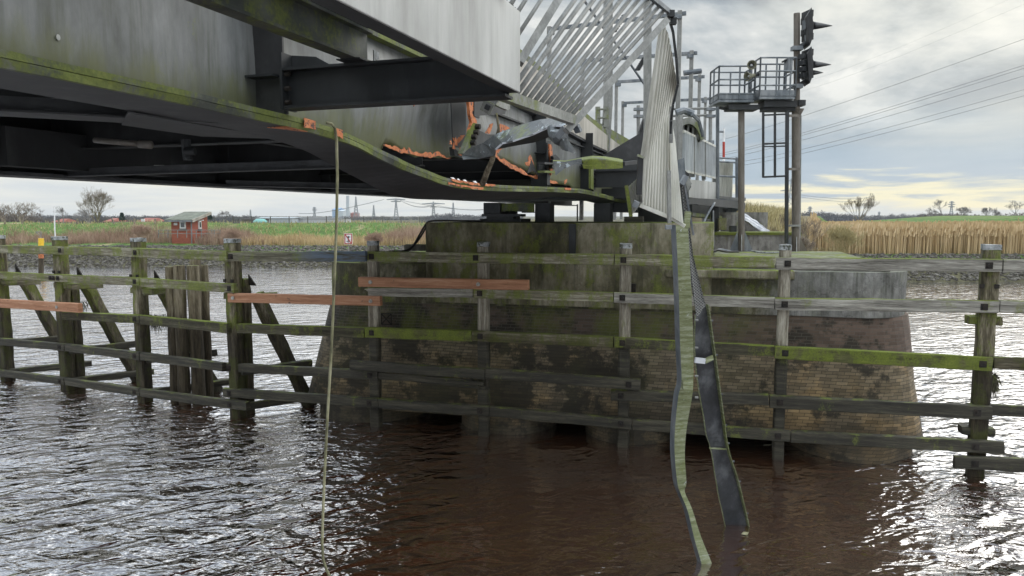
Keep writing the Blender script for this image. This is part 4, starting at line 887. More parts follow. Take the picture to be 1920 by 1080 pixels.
# next station: split plate with torn edge, lime green channel, bracket
blob([(1012, 262), (1032, 265), (1032, 318), (1014, 320)], AW + .09, 'steel_dark', 'stiffener_web', .01)
blob([(1028, 270), (1032, 272), (1034, 292), (1038, 298), (1036, 312), (1031, 329), (1029, 318), (1031, 305), (1028, 286)], a0, 'orange', 'torn_stiffener', .02)
blob([(1008, 304), (1030, 306), (1030, 309), (1008, 308)], a0, 'steel_dark', 'torn_bracket_flange', .1)
blob([(1008, 309), (1029, 310), (1029, 321), (1008, 319)], a0 - .05, 'steel_dark', 'torn_bracket_web', .02)
blob([(1008, 320), (1030, 321), (1030, 325), (1008, 324)], a0, 'flange', 'torn_bracket_flange', .1)
for x, y in ((1036, 295), (1040, 299), (1035, 302), (1041, 305), (1034, 313)):
    blob([(x - 4, y - 2), (x + 1, y - 5), (x + 5, y - 1), (x + 3, y + 4), (x - 3, y + 3)], a0 + .05, 'steel_dark', 'crumpled_edge', .04)
tp2 = [(1037, 302), (1060, 303), (1075, 300), (1090, 297), (1110, 294), (1135, 295), (1160, 299), (1168, 301)]; bt2 = [(1042, 327), (1062, 309), (1080, 307), (1094, 316), (1110, 317), (1135, 317), (1160, 316), (1168, 315)]
Yc = [8.2, 8.3, 8.3, 8.3, 8.3, 8.4, 8.6, 8.7]
mb = MB(); mb.strip([P(x, y + 5, Y) for (x, y), Y in zip(tp2, Yc)][3:], [P(x, y, Y) for (x, y), Y in zip(bt2, Yc)][3:], (0, .012, .0)); mb.build('mossy_channel', M['wood_moss'], br)
mb = MB(); mb.strip([P(x, y + 5, Y) for (x, y), Y in zip(tp2, Yc)], [P(x, y, Y + .35) for (x, y), Y in zip(tp2, Yc)], (0, .004, .012)); mb.build('mossy_channel', M['flange'], br)
mb = MB(); mb.strip([P(x, y, Y) for (x, y), Y in zip(tp2, Yc)][:4], [P(x, y, Y) for (x, y), Y in zip([(1042, 329), (1058, 316), (1078, 308), (1094, 308)], Yc)], (0, .01, 0)); mb.build('twisted_channel_end', M['plate'], br)
mb = MB(); mb.bar(P(1168, 307, 8.7), P(1192, 304, 9.0), .05, .045); mb.build('channel_stub', M['steel_under'], br)
blob([(1104, 315), (1109, 315), (1109, 356), (1104, 353)], AF + .01, 'flange', 'mossy_end_plate', .04)
# dark structure between the girder end and the folded railing
Yd = 15.0
mb = MB(); mb.prism([P(x, y, 14.6) for x, y in ((1130, 292), (1206, 246), (1206, 300), (1160, 303))], (0, .4, 0)); mb.build('sloping_plate', M['steel_under'], br)
mb = MB(); mb.prism([P(x, y, 14.0) for x, y in ((1108, 303), (1206, 300), (1206, 320), (1108, 324))], (0, .3, 0)); mb.build('edge_beam', M['steel_dark'], br)
mb = MB(); mb.bb(16.3, 16.6, -3.4, -2.5, 5.05, 6.0); mb.build('end_cross_girder', M['steel_dark'], br)
# underside: deck, cross girders, stringers, far girder, bracing
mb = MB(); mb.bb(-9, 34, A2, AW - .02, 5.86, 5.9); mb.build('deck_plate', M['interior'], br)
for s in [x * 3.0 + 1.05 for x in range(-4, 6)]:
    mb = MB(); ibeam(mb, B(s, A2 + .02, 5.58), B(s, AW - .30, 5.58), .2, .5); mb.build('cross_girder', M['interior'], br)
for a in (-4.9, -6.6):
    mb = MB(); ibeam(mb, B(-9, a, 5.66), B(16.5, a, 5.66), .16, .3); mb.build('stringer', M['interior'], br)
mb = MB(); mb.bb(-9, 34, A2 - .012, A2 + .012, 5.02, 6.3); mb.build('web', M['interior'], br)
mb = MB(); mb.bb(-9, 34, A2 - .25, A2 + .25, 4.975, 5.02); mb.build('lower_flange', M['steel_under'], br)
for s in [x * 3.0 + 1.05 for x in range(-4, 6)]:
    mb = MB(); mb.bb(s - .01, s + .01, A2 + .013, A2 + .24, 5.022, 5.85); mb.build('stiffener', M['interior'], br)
def brace(p, q, w_, h_, nm='lateral_brace', mat='steel_under'):
    mb = MB(); mb.bar(p, q, w_, h_); mb.bar(Vector(p) + Vector((0, 0, .05)), Vector(q) + Vector((0, 0, .05)), .012, .09); mb.build(nm, M[mat], br)
zb = 5.085
brace(B(3.9, AI + .05, zb), B(-2.3, A2 + .2, zb - .06), .26, .012)
brace(B(15.8, AI + .05, zb - .1), B(10.0, A2 + .2, zb - .09), .2, .012); brace(B(-8, AI, zb), B(-2.2, A2 + .2, zb - .07), .26, .012)
brace(B(7.05, AI, 5.03), B(7.05, A2 + .2, 5.0), .12, .012); brace(B(13.05, AI, 4.95), B(13.05, A2 + .2, 4.99), .12, .012)
for s in (4.0,):
    mb = MB(); mb.prism([B(s - .75, AI + .02, zb - .012), B(s + .75, AI + .02, zb - .012), B(s + .35, AI - .45, zb - .014), B(s - .35, AI - .45, zb - .014)], (0, 0, .01)); mb.build('gusset_plate', M['steel_under'], br)
mb = MB(); p0 = P(178, 263, 8.2); p1 = P(262, 270, 8.0); mb.tube([p0, p1], .032, 10); mb.tube([p1 - (p1 - p0) * .0, p1 + (p1 - p0).normalized() * .15], .045, 10); mb.build('brown_pipe', M['rust_pipe'], br, smooth=True)
mb = MB(); mb.tube([P(348, 262, 7.6), P(352, 300, 7.6)], .05, 8); mb.tube([P(346, 284, 7.55), P(366, 284, 7.55)], .04, 8); mb.build('drain_pipe', M['steel_dark'], br)
for px, py in ((160, 297), (300, 312), (5, 284)):
    mb = MB(); mb.box(P(px, py, 9.5), .12, .08, .03); mb.build('lug', M['steel_light'], br)
mb = MB(); mb.bb(6.0, 8.4, A2 + .4, A2 + .6, 5.06, 5.5); mb.build('cable_box', M['interior'], br)
# pivot machinery between bridge and pier
mb = MB(); mb.bb(14.9, 17.4, -6.8, -1.9, 4.86, 5.06); mb.build('pivot_frame', M['steel_dark'], br)
def pbox(px0, py0, px1, py1, n_, dep, mat, nm, par=br, bev=0):
    a = PN(px0, py1, n_); b = PN(px1, py1, n_); c = PN(px1, py0, n_); d = PN(px0, py0, n_); mb = MB(); z0 = (a.z + b.z) / 2; z1 = (c.z + d.z) / 2
    mb.bb(a.dot(E_), b.dot(E_), n_, n_ + dep, z0, z1, fn=lambda s, q, z: Q(s, q, z)); return mb.build(nm, M[mat], par, bevel=bev)
pbox(1003, 381, 1031, 416, 15.2, .45, 'steel_dark', 'bearing_block'); pbox(1113, 381, 1144, 416, 15.2, .45, 'steel_dark', 'bearing_block')
rg = pbox(940, 381, 1001, 397, 15.1, .06, 'flange', 'riveted_ring_girder')
for k in range(14):
    for y in (384, 394): mb = MB(); p = PN(943 + k * 4.2, y, 15.09); mb.tube([p, p + NN * .02], .014, 6); mb.build('rivet', M['flange'], rg)
pbox(906, 380, 938, 402, 15.0, .5, 'steel_dark', 'roller_box', bev=.02)
mb = MB(); mb.tube([PN(950, 403, 15.2), PN(968, 403, 15.2)], .13, 16); mb.build('roller', M['black'], br, smooth=True)
pbox(903, 401, 975, 406, 14.95, .5, 'steel_dark', 'roller_track'); pbox(912, 404, 962, 414, 15.0, .6, 'black', 'roller_bearing'); pbox(900, 410, 978, 416, 14.9, .8, 'steel_dark', 'base_plate'); pbox(1081, 383, 1083, 415, 15.2, .05, 'steel_dark', 'strut')
pbox(978, 397, 1002, 399, 15.3, .2, 'steel_dark', 'tie_bar'); pbox(1150, 380, 1196, 397, 15.6, .5, 'steel_dark', 'end_lifting_gear'); pbox(1170, 406, 1205, 416, 15.1, .3, 'wood_dark', 'timber_packing')
pbox(1196, 385, 1290, 416, 16.2, .8, 'steel_dark', 'end_lifting_gear')
# ------------------------------------------------------------------ things hanging from / torn off the bridge
# dangling pipe
hp = MB(); path = [(612, 230, 5.1), (622, 232, 5.12), (628, 240, 5.15), (631, 262, 5.2), (632.5, 330, 5.2), (631, 420, 5.2), (628, 500, 5.2), (624, 600, 5.2), (620, 680, 5.2), (614, 780, 5.2), (608, 900, 5.2), (605, 980, 5.2), (604, 1020, 5.2), (606, 1050, 5.2), (613, 1070, 5.17), (624, 1092, 5.1), (640, 1120, 5.0)]
tag(hp.build('hanging_pipe', None), 'thin mossy pipe hanging straight down from the bent bridge flange to the water', 'pipe')
o = bpy.data.objects['hanging_pipe']; bpy.data.objects.remove(o)
hp = MB(); hp.tube([P(x, y, Y) for x, y, Y in path], [.010] * 17, 8)
tag(hp.build('hanging_pipe', M['rope'], smooth=True), 'thin mossy pipe dangling almost straight down from the bent flange towards the water', 'pipe')
sp_ = MB(); sp_.tube([P(905, 345, 6.9), P(915, 318, 6.7), P(923, 300, 6.6), (P(926, 285, 6.5))], [.03, .028, .024, .02], 6); tag(sp_.build('loose_stick', M['pile'], smooth=True), 'short pale stick standing on the orange scraped flange below the tear', 'stick')
sp_ = MB(); sp_.tube([P(931, 212, 6.2), P(933, 226, 6.2), P(935, 240, 6.2), P(934, 252, 6.2)], [.008, .012, .013, .022], 6); tag(sp_.build('loose_stick', M['pile'], smooth=True), 'thin pale splinter hanging in front of the grey web above the bent plate', 'stick')
# torn railing with round bars, swung outwards
tr = empty('torn_railing', P(1010, 205, 4.9), 'grey bar railing torn loose and leaning steeply with a mossy bottom rail', 'railing')
def lp(a, b, t): return Vector(a).lerp(Vector(b), t)
ra, rb = P(942, 178, 4.55), P(1076, 226, 5.35); ta, tb = P(1128, -72, 5.2), P(1243, 21, 5.9)
mb = MB(); mb.bar(ra, rb, .055, .065); mb.build('bottom_rail', M['galv_moss'], tr)
mb = MB(); mb.bar(P(1110, -95, 5.0), P(1257, 24, 5.97), .03, .035); mb.build('top_rail', M['galv_dark'], tr)
nb_ = 12
for k in range(nb_):
    t = .055 + .86 * k / (nb_ - 1); lo = lp(ra, rb, t); hi = lp(ta, tb, 1.0 * k / (nb_ - 1))
    mid = lo.lerp(hi, .5) + Vector((R.uniform(-.006, .006), 0, .004))
    mb = MB(); mb.tube([lo, lo.lerp(mid, .5), mid, hi], .0165, 8); mb.build('baluster', M['galv'], tr, smooth=True)
mb = MB(); mb.bar(P(974, 118, 4.62), P(1066, -32, 4.9), .05, .05, up=Vector((0, 1, .2))); mb.build('post', M['galv'], tr)
mb = MB(); mb.bar(P(1062, 246, 5.3), P(1250, 38, 5.85), .05, .05, up=Vector((0, 1, .1))); mb.build('post', M['galv'], tr)
for (x0, y0), (x1, y1) in (((960, 40), (1010, -40)), ((962, 80), (1040, -40)), ((958, 8), (985, -40))):
    mb = MB(); mb.tube([P(x0, y0, 4.5), P(x1, y1, 4.7)], .0135, 8); mb.build('baluster', M['galv'], tr, smooth=True)
for t in (.0, 1.0):
    c = lp(P(1258, 26, 5.95), P(1262, 40, 6.0), t); mb = MB(); mb.box(c, .05, .05, .05); mb.build('joint', M['steel_dark'], tr)
# folded fan of slats hanging below its upper corner
fr_ = empty('folded_railing', P(1240, 400, 6.9), 'pale railing of close flat slats crumpled into a hanging fan', 'railing')
topA = [(1238, 58), (1247, 60), (1253, 74), (1257, 92), (1261, 110), (1265, 132), (1268, 154)]
# right outer edge of the fan and left outer edge
N_ = 20
def poly(pts, t):
    L_ = [math.dist(a, b) for a, b in zip(pts, pts[1:])]; tot = sum(L_) * t
    for (a, b), l in zip(zip(pts, pts[1:]), L_):
        if tot <= l + 1e-9: k = tot / l; return (a[0] + (b[0] - a[0]) * k, a[1] + (b[1] - a[1]) * k)
        tot -= l
    return pts[-1]
topP = [(1236, 60), (1246, 46), (1253, 62), (1260, 96), (1265, 128), (1270, 157)]
waistP = [(1201, 300), (1215, 300), (1230, 265), (1243, 238), (1254, 216), (1263, 200)]
botP = [(1202, 386), (1212, 391), (1226, 397), (1240, 402), (1252, 405), (1258, 408)]
def zig(k): return .045 if k % 2 else -.0
rows = []
for k in range(2 * N_ + 1):
    t = k / (2 * N_); tp_ = poly(topP, t); wp = poly(waistP, t); bp = poly(botP, t); z_ = zig(k)
    rows.append([P(tp_[0], tp_[1], 6.35 + z_ + .25 * t), P(*poly([tp_, wp], .5), 6.5 + z_ + .3 * t), P(wp[0], wp[1], 6.7 + z_ + .25 * t), P(*poly([wp, bp], .5), 6.75 + z_ + .15 * t), P(bp[0], bp[1], 6.8 + z_ + .1 * t)])
for i in range(N_):
    mb = MB(); A_ = rows[2 * i]; B_ = [a.lerp(b, .92) for a, b in zip(rows[2 * i], rows[2 * i + 2])]
    A2_ = [a + Vector((0, (.0 if i % 2 else .018), 0)) for a in A_]
    mb.strip(A2_, B_, (0, .022, 0)); mb.build('slat', M['alu'], fr_)
# second leaf, going down to the right
topQ = [(1256, 226), (1262, 240), (1266, 262)]; botQ = [(1258, 406), (1268, 412), (1282, 420)]
for i in range(5):
    t0, t1 = i / 5, (i + .9) / 5; a = poly(topQ, t0); b = poly(topQ, t1); c = poly(botQ, t0); d = poly(botQ, t1)
    mb = MB(); mb.strip([P(*a, 6.86), P((a[0] + c[0]) / 2, (a[1] + c[1]) / 2, 6.80), P(*c, 6.74)], [P(*b, 6.86), P((b[0] + d[0]) / 2, (b[1] + d[1]) / 2, 6.80), P(*d, 6.74)], (0, .02, 0)); mb.build('slat', M['alu'], fr_)
# dark folded top edge
mb = MB(); pts = [(1252, 26), (1262, 60), (1268, 110), (1271, 158), (1262, 196), (1258, 226), (1257, 250)]
for (a, b) in zip(pts, pts[1:]): mb.bar(P(*a, 6.3), P(*b, 6.35), .016, .03, up=Vector((0, 1, 0)))
mb.build('top_rail', M['steel_dark'], fr_)
mb = MB(); mb.bar(P(1200, 385, 6.75), P(1259, 409, 6.8), .03, .035); mb.bar(P(1259, 409, 6.8), P(1284, 424, 6.75), .03, .03); mb.build('bottom_rail', M['alu'], fr_)
mb = MB(); mb.bar(P(1254, 320, 6.6), P(1255, 418, 6.6), .045, .03); mb.build('post', M['galv'], fr_); blk(1253, 426, 6.6, .055, .05, .04, 0, 0, 'galv_dark', 'post_foot', fr_)
mb = MB(); mb.bar(P(1258, 268, 6.5), P(1259, 200, 6.5), .02, .03); mb.build('clip', M['galv'], fr_)
# small mossy leaf at the left of the fan and the perforated dark channel
for i in range(7):
    x0 = 1174 + i * 3.6; mb = MB(); mb.strip([P(x0 + 3 + i * .8, 352 - i * 4, 6.8), P(x0 + 10 - i * .3, 405 - i * 4, 6.75)], [P(x0 + 6.6 + i * .8, 347 - i * 4, 6.85), P(x0 + 12.6 - i * .3, 401 - i * 4, 6.8)], (0, .012, 0)); mb.build('short_slat', M['galv_moss'], fr_)
mb = MB(); mb.bar(P(1174, 348, 6.7), P(1183, 406, 6.65), .03, .025, up=Vector((0, 1, 0))); mb.build('mossy_edge', M['wood_moss'], fr_)
blk(1192, 383, 6.6, .05, .05, .06, .4, .2, 'galv_dark', 'post_foot', fr_)
mb = MB(); mb.bar(P(1201, 292, 6.5), P(1198, 365, 6.5), .048, .03, up=Vector((0, 1, 0))); dk = mb.build('perforated_channel', M['black'], fr_)
mb = MB(); mb.bar(P(1195, 291, 6.48), P(1208, 296, 6.48), .03, .02); mb.build('channel_lip', M['galv_moss'], fr_)
# long mossy flat strip hanging into the water
hs = empty('hanging_strip', Wz(1318, 1056), 'long kinked mossy metal strip hanging into the brown water', 'metal strip')
cl = [(1267, 422, 1290, 424, 8.3), (1270, 480, 1293, 482, 8.35), (1273, 560, 1297, 562, 8.5), (1275, 640, 1300, 642, 8.7), (1278, 714, 1300, 716, 8.85), (1272, 742, 1297, 748, 8.9), (1266, 800, 1288, 800, 9.0), (1265, 850, 1284, 850, 9.05), (1270, 905, 1287, 905, 9.1), (1276, 925, 1284, 922, 9.12), (1290, 960, 1298, 955, 9.1), (1302, 1010, 1314, 1005, 9.1), (1314, 1052, 1334, 1054, 9.1), (1320, 1075, 1342, 1078, 9.1)]
L1 = [P(a, b, Y) for a, b, c, d, Y in cl]; L2 = [P(c, d, Y + .03) for a, b, c, d, Y in cl]
def densify(pts, k=4):
    out = []
    for i in range(len(pts) - 1):
        p0 = pts[max(i - 1, 0)]; p1 = pts[i]; p2 = pts[i + 1]; p3 = pts[min(i + 2, len(pts) - 1)]
        for j in range(k):
            t = j / k; out.append(.5 * ((2 * p1) + (p2 - p0) * t + (2 * p0 - 5 * p1 + 4 * p2 - p3) * t * t + (3 * p1 - p0 - 3 * p2 + p3) * t ** 3))
    return out + [pts[-1]]
M['strip'] = weathered('mossy scraped strip', ((.15, (.08, .09, .03)), (.5, (.20, .22, .11)), (.85, (.40, .42, .33))), 5, (.6, .6, 6), .6, 0, .25, .004, moss=.3, grain=.4, spots=((.45, .47, .47), 7, .64))
d1 = densify(L1); d2 = densify(L2)
mb = MB(); mb.strip(d1, d2, (0, .012, 0)); mb.build('flat_face', M['strip'], hs)
mb = MB(); e1 = [p + Vector((-.035, .10, 0)) for p in d1]; mb.strip(e1, [p + Vector((0, .001, 0)) for p in d1], (0, .008, 0)); mb.build('side_lip', M['galv_dark'], hs)
blk(1289, 722, 8.8, .12, .05, .11, 0, 0, 'strip', 'joint_plate', hs)
bolts(hs, [P(1303, y, 8.9) for y in (600, 652, 705, 745)], V, .015, .04, 'galv')
blk(1288, 412, 8.0, .06, .06, .18, .1, 0, 'strip', 'torn_bracket', hs)
mb = MB(); mb.strip([P(1261, 425, 8.5), P(1273, 520, 8.6)], [P(1274, 430, 8.5), P(1276, 520, 8.6)], (0, .01, 0)); mb.build('dark_side', M['steel_dark'], hs)
# hanging dark channel with mesh grating
hc = empty('hanging_channel', Wz(1385, 997), 'long dark open cable channel hanging diagonally into the water with mesh grating above', 'cable channel')
mb = MB(); mb.prism([P(x, y, Y) for x, y, Y in ((1279, 352, 8.2), (1283, 345, 8.2), (1300, 480, 8.6), (1323, 572, 8.9), (1307, 596, 8.95), (1294, 520, 8.8))], (0, .02, 0)); mb.build('mesh_grating', M['grating'], hc)
mb = MB(); mb.bar(P(1277, 346, 8.18), P(1286, 330, 8.2), .05, .05); mb.bar(P(1283, 344, 8.18), P(1300, 440, 8.45), .02, .03, up=Vector((0, 1, 0))); mb.build('edge_strip', M['galv_dark'], hc)
cc = [(1303, 590, 1323, 570, 9.05), (1303, 676, 1336, 664, 9.35), (1322, 800, 1352, 780, 9.75), (1332, 840, 1361, 840, 9.9), (1345, 920, 1380, 900, 10.1), (1362, 993, 1402, 993, 10.35), (1368, 1020, 1408, 1020, 10.4)]
Lc = densify([P(a, b, Y) for a, b, c, d, Y in cc], 5); Rc = densify([P(c, d, Y) for a, b, c, d, Y in cc], 5)
Lc = [p + Vector((.012 * noise.noise(p * 3), 0, 0)) for p in Lc]
M['rubber'] = weathered('dusty black channel', ((.3, (.03, .032, .036)), (.5, (.055, .058, .065)), (.72, (.14, .145, .155))), 3, (1, 1, .6), .5, 0, .1, .003, spots=((.4, .4, .4), 5, .68))
mb = MB(); mb.strip(Lc, Rc, (0, .01, 0)); mb.build('channel_floor', M['rubber'], hc)
mb = MB(); mb.strip([p + Vector((-.006, -.07, 0)) for p in Lc], Lc, (-.008, 0, 0)); mb.build('channel_side', M['strip'], hc)
mb = MB(); mb.strip([p + Vector((.012, -.08, 0)) for p in Rc], Rc, (.012, 0, 0)); rs_ = mb.build('channel_side', M['strip'], hc)
for i in range(2, len(Rc) - 2, 3):
    mb = MB(); mb.tube([Rc[i] + Vector((.01, -.06, 0)), Rc[i] + Vector((.05, -.06, 0))], .013, 6); mb.build('bolt', M['rubber'], rs_)
mb = MB(); mb.bar(P(1303, 675, 9.2), P(1322, 677, 9.22), .03, .07); mb.build('bright_cross_strap', M['tarp'], hc); mb = MB(); mb.bar(P(1322, 677, 9.22), P(1336, 670, 9.28), .03, .06); mb.build('mossy_cross_strap', M['strip'], hc)
mb = MB(); mb.bar(P(1330, 840, 9.82), P(1362, 842, 9.86), .02, .02); mb.build('cross_rib', M['strip'], hc)
mb = MB(); mb.prism([Wz(1390, 1002, .01), Wz(1400, 1004, .01), Wz(1404, 999, .03), Wz(1394, 998, .03)], (0, 0, .01)); tag(mb.build('orange_scrap', M['rope']), 'small ochre scrap floating at the foot of the hanging dark channel', 'scrap')
# ================================================================== OVERHEAD PORTALS AND MASTS
for i, (lp_, rp_, yt, lab) in enumerate(((1030, 1275, 20, 'tallest and nearest thin grey portal frame above the bridge'), (1093, 1297, 95, 'second thin grey portal frame behind the tallest one'), (1156, 1312, 140, 'third thin grey portal frame counted from the tallest one'), (1168, 1323, 182, 'lowest and farthest thin grey portal frame above the folded railing'))):
    Y = (29.9, 33.0, 37.5, 43.0)[i]; pl = P(lp_, yt + (30, 15, 10, 8)[i], Y + 1.2); pr_ = P(rp_, yt, Y)
    t = empty('overhead_portal', Vector((pr_.x, pr_.y, 4.7)), lab, 'portal frame', 'portal frames above the bridge')
    for p in (pl, pr_): mb = MB(); mb.bar(Vector((p.x, p.y, 4.3)), p, .17 if i < 2 else .15, .15, up=U); mb.build('leg', M['galv'], t)
    mb = MB(); mb.bar(pl + Vector((0, 0, -.1)), pr_ + Vector((.25, 0, -.1)), .13, .14); mb.build('cross_beam', M['galv_dark'], t)
    for p, k in ((pl, 1), (pr_, -1)): mb = MB(); mb.box(p + Vector((-k * -.08, -.05, -.25)), .26, .2, .16); mb.build('joint_bracket', M['galv_dark'], t)
    if i == 1:
        mb = MB(); c = P(1282, 137, Y); mb.tube([c, P(1315, 133, Y)], .12, 8); mb.build('insulator', M['galv_dark'], t)
for px, Y, w_, pyb, lab in ((1140, 15.3, .17, 300, 'tall grey overhead line mast with a ribbed foot left of the folded railing'), (1214, 20.5, .19, 285, 'tall grey overhead line mast just left of the folded railing')):
    t = empty('overhead_mast', P(px, pyb, Y), lab, 'mast', 'tall masts beside the bridge'); b = P(px, pyb, Y); mb = MB()
    mb.bar(P(px - (7 if px < 1200 else 4), pyb, Y), P(px, 195 if px < 1200 else 205, Y), w_ * 1.15, w_); mb.bar(P(px, 195 if px < 1200 else 205, Y), P(px, -130, Y), w_, w_); mb.build('shaft', M['galv'], t)
    if px < 1200:
        mb = MB()
        for k in range(7): mb.bar(P(1121, 205 + k * 16, Y - .12), P(1137, 205 + k * 16, Y - .12), .1, .025)
        mb.bar(P(1121, 200, Y - .12), P(1121, 305, Y - .12), .03, .1); mb.bar(P(1137, 200, Y - .12), P(1137, 305, Y - .12), .03, .1); mb.build('ribbed_foot', M['galv_moss'], t)
    else:
        mb = MB(); mb.prism([P(1205, 300, Y), P(1222, 300, Y), P(1219, 215, Y), P(1209, 215, Y), P(1199, 245, Y)], (0, .25, 0)); mb.build('flared_foot', M['steel_under'], t)
# contact wire fittings seen through the bars
cw = empty('overhead_wire_fitting', P(1180, 120, 27), 'diagonal tube and chain of insulators hanging between the portal frames', 'wire fitting')
mb = MB(); mb.tube([P(1095, 0, 24), P(1128, 48, 25), P(1160, 88, 26), P(1206, 155, 27), P(1222, 176, 27)], .045, 6); mb.build('diagonal_tube', M['galv_dark'], cw)
for a, b in (((1152, 58), (1170, 30)), ((1196, 130), (1208, 110))):
    mb = MB(); n_ = 7
    for k in range(n_): mb.box(lp(P(*a, 25.5), P(*b, 25.5), k / (n_ - 1)), .13, .13, .07, .4)
    mb.tube([P(*a, 25.5), P(*b, 25.5)], .04, 6); mb.build('insulator', M['steel_dark'], cw)
# posts with double clamps (px 1196 and 1332)
for px, Y, lab in ((1197, 30, 'short grey post with two round clamps left of the folded railing'), (1332, 30, 'short grey post with two round clamps right of the portal frames')):
    t = empty('clamp_post', P(px, 290, Y), lab, 'post', 'clamp posts'); mb = MB(); mb.tube([P(px, 300, Y), P(px, 198, Y)], .075, 8); mb.build('shaft', M['galv'], t)
    for py in (205, 218): mb = MB(); mb.box(P(px, py, Y), .36, .25, .10); mb.build('clamp', M['galv_dark'], t)
    mb = MB(); mb.tube([P(px, 264, Y), P(px, 270, Y)], .16, 8); mb.build('collar', M['galv_dark'], t)
hb = MB(); hb.tube([P(1197, 206, 30), P(1332, 203, 30)], .05, 6); hb.tube([P(1197, 219, 30), P(1332, 216, 30)], .05, 6); tag(hb.build('twin_tube', M['galv']), 'pair of thin horizontal grey tubes running between the two clamp posts', 'tubes')

# ================================================================== APPROACH SPAN
ab = empty('approach_bridge', P(1318, 375, 21), 'fixed approach span with pale slatted balustrade and grey fascia beyond the pier', 'approach bridge')
def AB(px, py): # plane of the balustrade: from (1283,..) at Y 17.7 to (1345,..) at Y 25.5
    p0 = P(1283, 300, 17.7); p1 = P(1345, 300, 25.5); d = Vector((p1.x - p0.x, p1.y - p0.y, 0)).normalized(); n_ = Vector((-d.y, d.x, 0)); r = ray(px, py); return Vector((0, 0, H)) + r * (p0.dot(n_) / r.dot(n_))
_ab0 = AB(1283, 300); _ab1 = AB(1345, 300); ABd = Vector((_ab1.x - _ab0.x, _ab1.y - _ab0.y, 0)).normalized(); ABn = Vector((-ABd.y, ABd.x, 0))
def abq(pts, mat, nm, th=.03): mb = MB(); mb.prism([AB(*p) for p in pts], ABn * th); return mb.build(nm, M[mat], ab)
abq([(1291, 336), (1344, 342), (1344, 375), (1292, 370)], 'steel_light', 'fascia_panel')
tr_ = MB(); tr_.bar(AB(1281, 246), AB(1344, 276), .06, .06); tr_.build('top_rail', M['alu'], ab)
tr_ = MB(); tr_.bar(AB(1283, 320), AB(1343, 334), .05, .06); tr_.build('bottom_rail', M['alu'], ab)
for k in range(33):
    t = k / 32; x = 1283 + 60.5 * (t ** 1.0); yt = 247 + (x - 1281) * .476; yb = 320 + (x - 1283) * .233; wide = k in (9, 20, 31)
    q = AB(x, yt); q2 = AB(x, yb + (8 if wide else 0)); mb = MB(); mb.bar(q2 + ABn * .02, q + ABn * .02, .12 if wide else .11, .04, up=ABd); mb.build('baluster', M['galv'] if wide else M['rail_new'], ab)
mb = MB(); mb.bar(P(1276, 216, 17.3), P(1272, 345, 17.3), .14, .1); mb.build('end_post', M['galv'], ab)
mb = MB(); mb.bar(P(1266, 225, 17.2), P(1264, 330, 17.2), .05, .08); mb.build('end_post', M['galv'], ab)
# mossy arched guard
mb = MB(); arc = []; arc2 = []
for k in range(13):
    a = math.pi * (1.0 - k / 12 * .93); cx_, cy_ = 1291, 272; arc.append(P(cx_ + 31 * math.cos(a), cy_ - 52 * math.sin(a), 19.5)); arc2.append(P(cx_ + 24 * math.cos(a), cy_ - 40 * math.sin(a), 19.5))
mb.strip(arc, arc2, (.1, .9, 0)); mb.build('arched_guard', M['galv_moss'], ab)
mb = MB(); mb.prism([p + Vector((0, .4, 0)) for p in arc2], (0, .05, 0)); mb.build('guard_back', M['black'], ab)
for k in range(4): mb = MB(); mb.bar(P(1281 + k * 9, 262, 19.7), P(1281 + k * 9, 234, 19.7), .05, .05); mb.build('guard_bar', M['galv'], ab)
mb = MB(); mb.tube([P(1268, 212, 18.5), P(1282, 207, 18.5), P(1300, 213, 18.5)], .09, 8); mb.tube([P(1298, 214, 18.4), P(1310, 226, 18.6), P(1318, 255, 18.8)], .05, 6); mb.build('roller_cover', M['galv_dark'], ab)
# underframe
mb = MB(); mb.prism([P(1292, 371, 18.2), P(1392, 376, 26), P(1392, 392, 26), P(1345, 380, 24), P(1292, 382, 18.2)], (0, 0, -.02) ); mb.v = mb.v; mb.build('soffit', M['steel_dark'], ab)
for (a, b, w_, m_) in (((1288, 392, 21), (1372, 402, 28), .26, 'steel_dark'), ((1288, 402, 20), (1345, 408, 24), .10, 'flange'), ((1300, 384, 23), (1390, 386, 28), .25, 'steel_dark')):
    mb = MB(); mb.bar(P(*a), P(*b), .3, w_); mb.build('main_beam', M[m_], ab)
mb = MB(); mb.bar(P(1340, 374, 22), P(1340, 434, 22), .2, .2); mb.build('support_post', M['steel_dark'], ab)
mb = MB(); mb.bb(18.6, 27.5, -4.4, -2.7, 5.0, 5.15); mb.build('deck', M['steel_dark'], ab)
mb = MB(); mb.bb(19.5, 26.5, -3.9, -2.9, 4.6, 5.0); mb.build('box_girder', M['steel_dark'], ab)
mb = MB(); mb.bb(21.5, 34, -6.5, -2.6, 5.2, 5.4); mb.build('deck', M['steel_dark'], ab)
# torn plates at the swing joint seen right of the fan
for pts, m_, Y in ((((1262, 330), (1276, 312), (1292, 326), (1296, 350), (1284, 372), (1266, 366)), 'steel_under', 17.0), (((1270, 300), (1283, 296), (1286, 338), (1274, 342)), 'galv_dark', 16.8), (((1266, 340), (1290, 346), (1292, 420), (1268, 420)), 'steel_dark', 17.6), (((1284, 336), (1291, 330), (1297, 344), (1290, 360)), 'galv', 16.7)):
    mb = MB(); mb.prism([P(x, y, Y) for x, y in pts], (0, .15, 0)); mb.build('torn_plate', M[m_], ab)
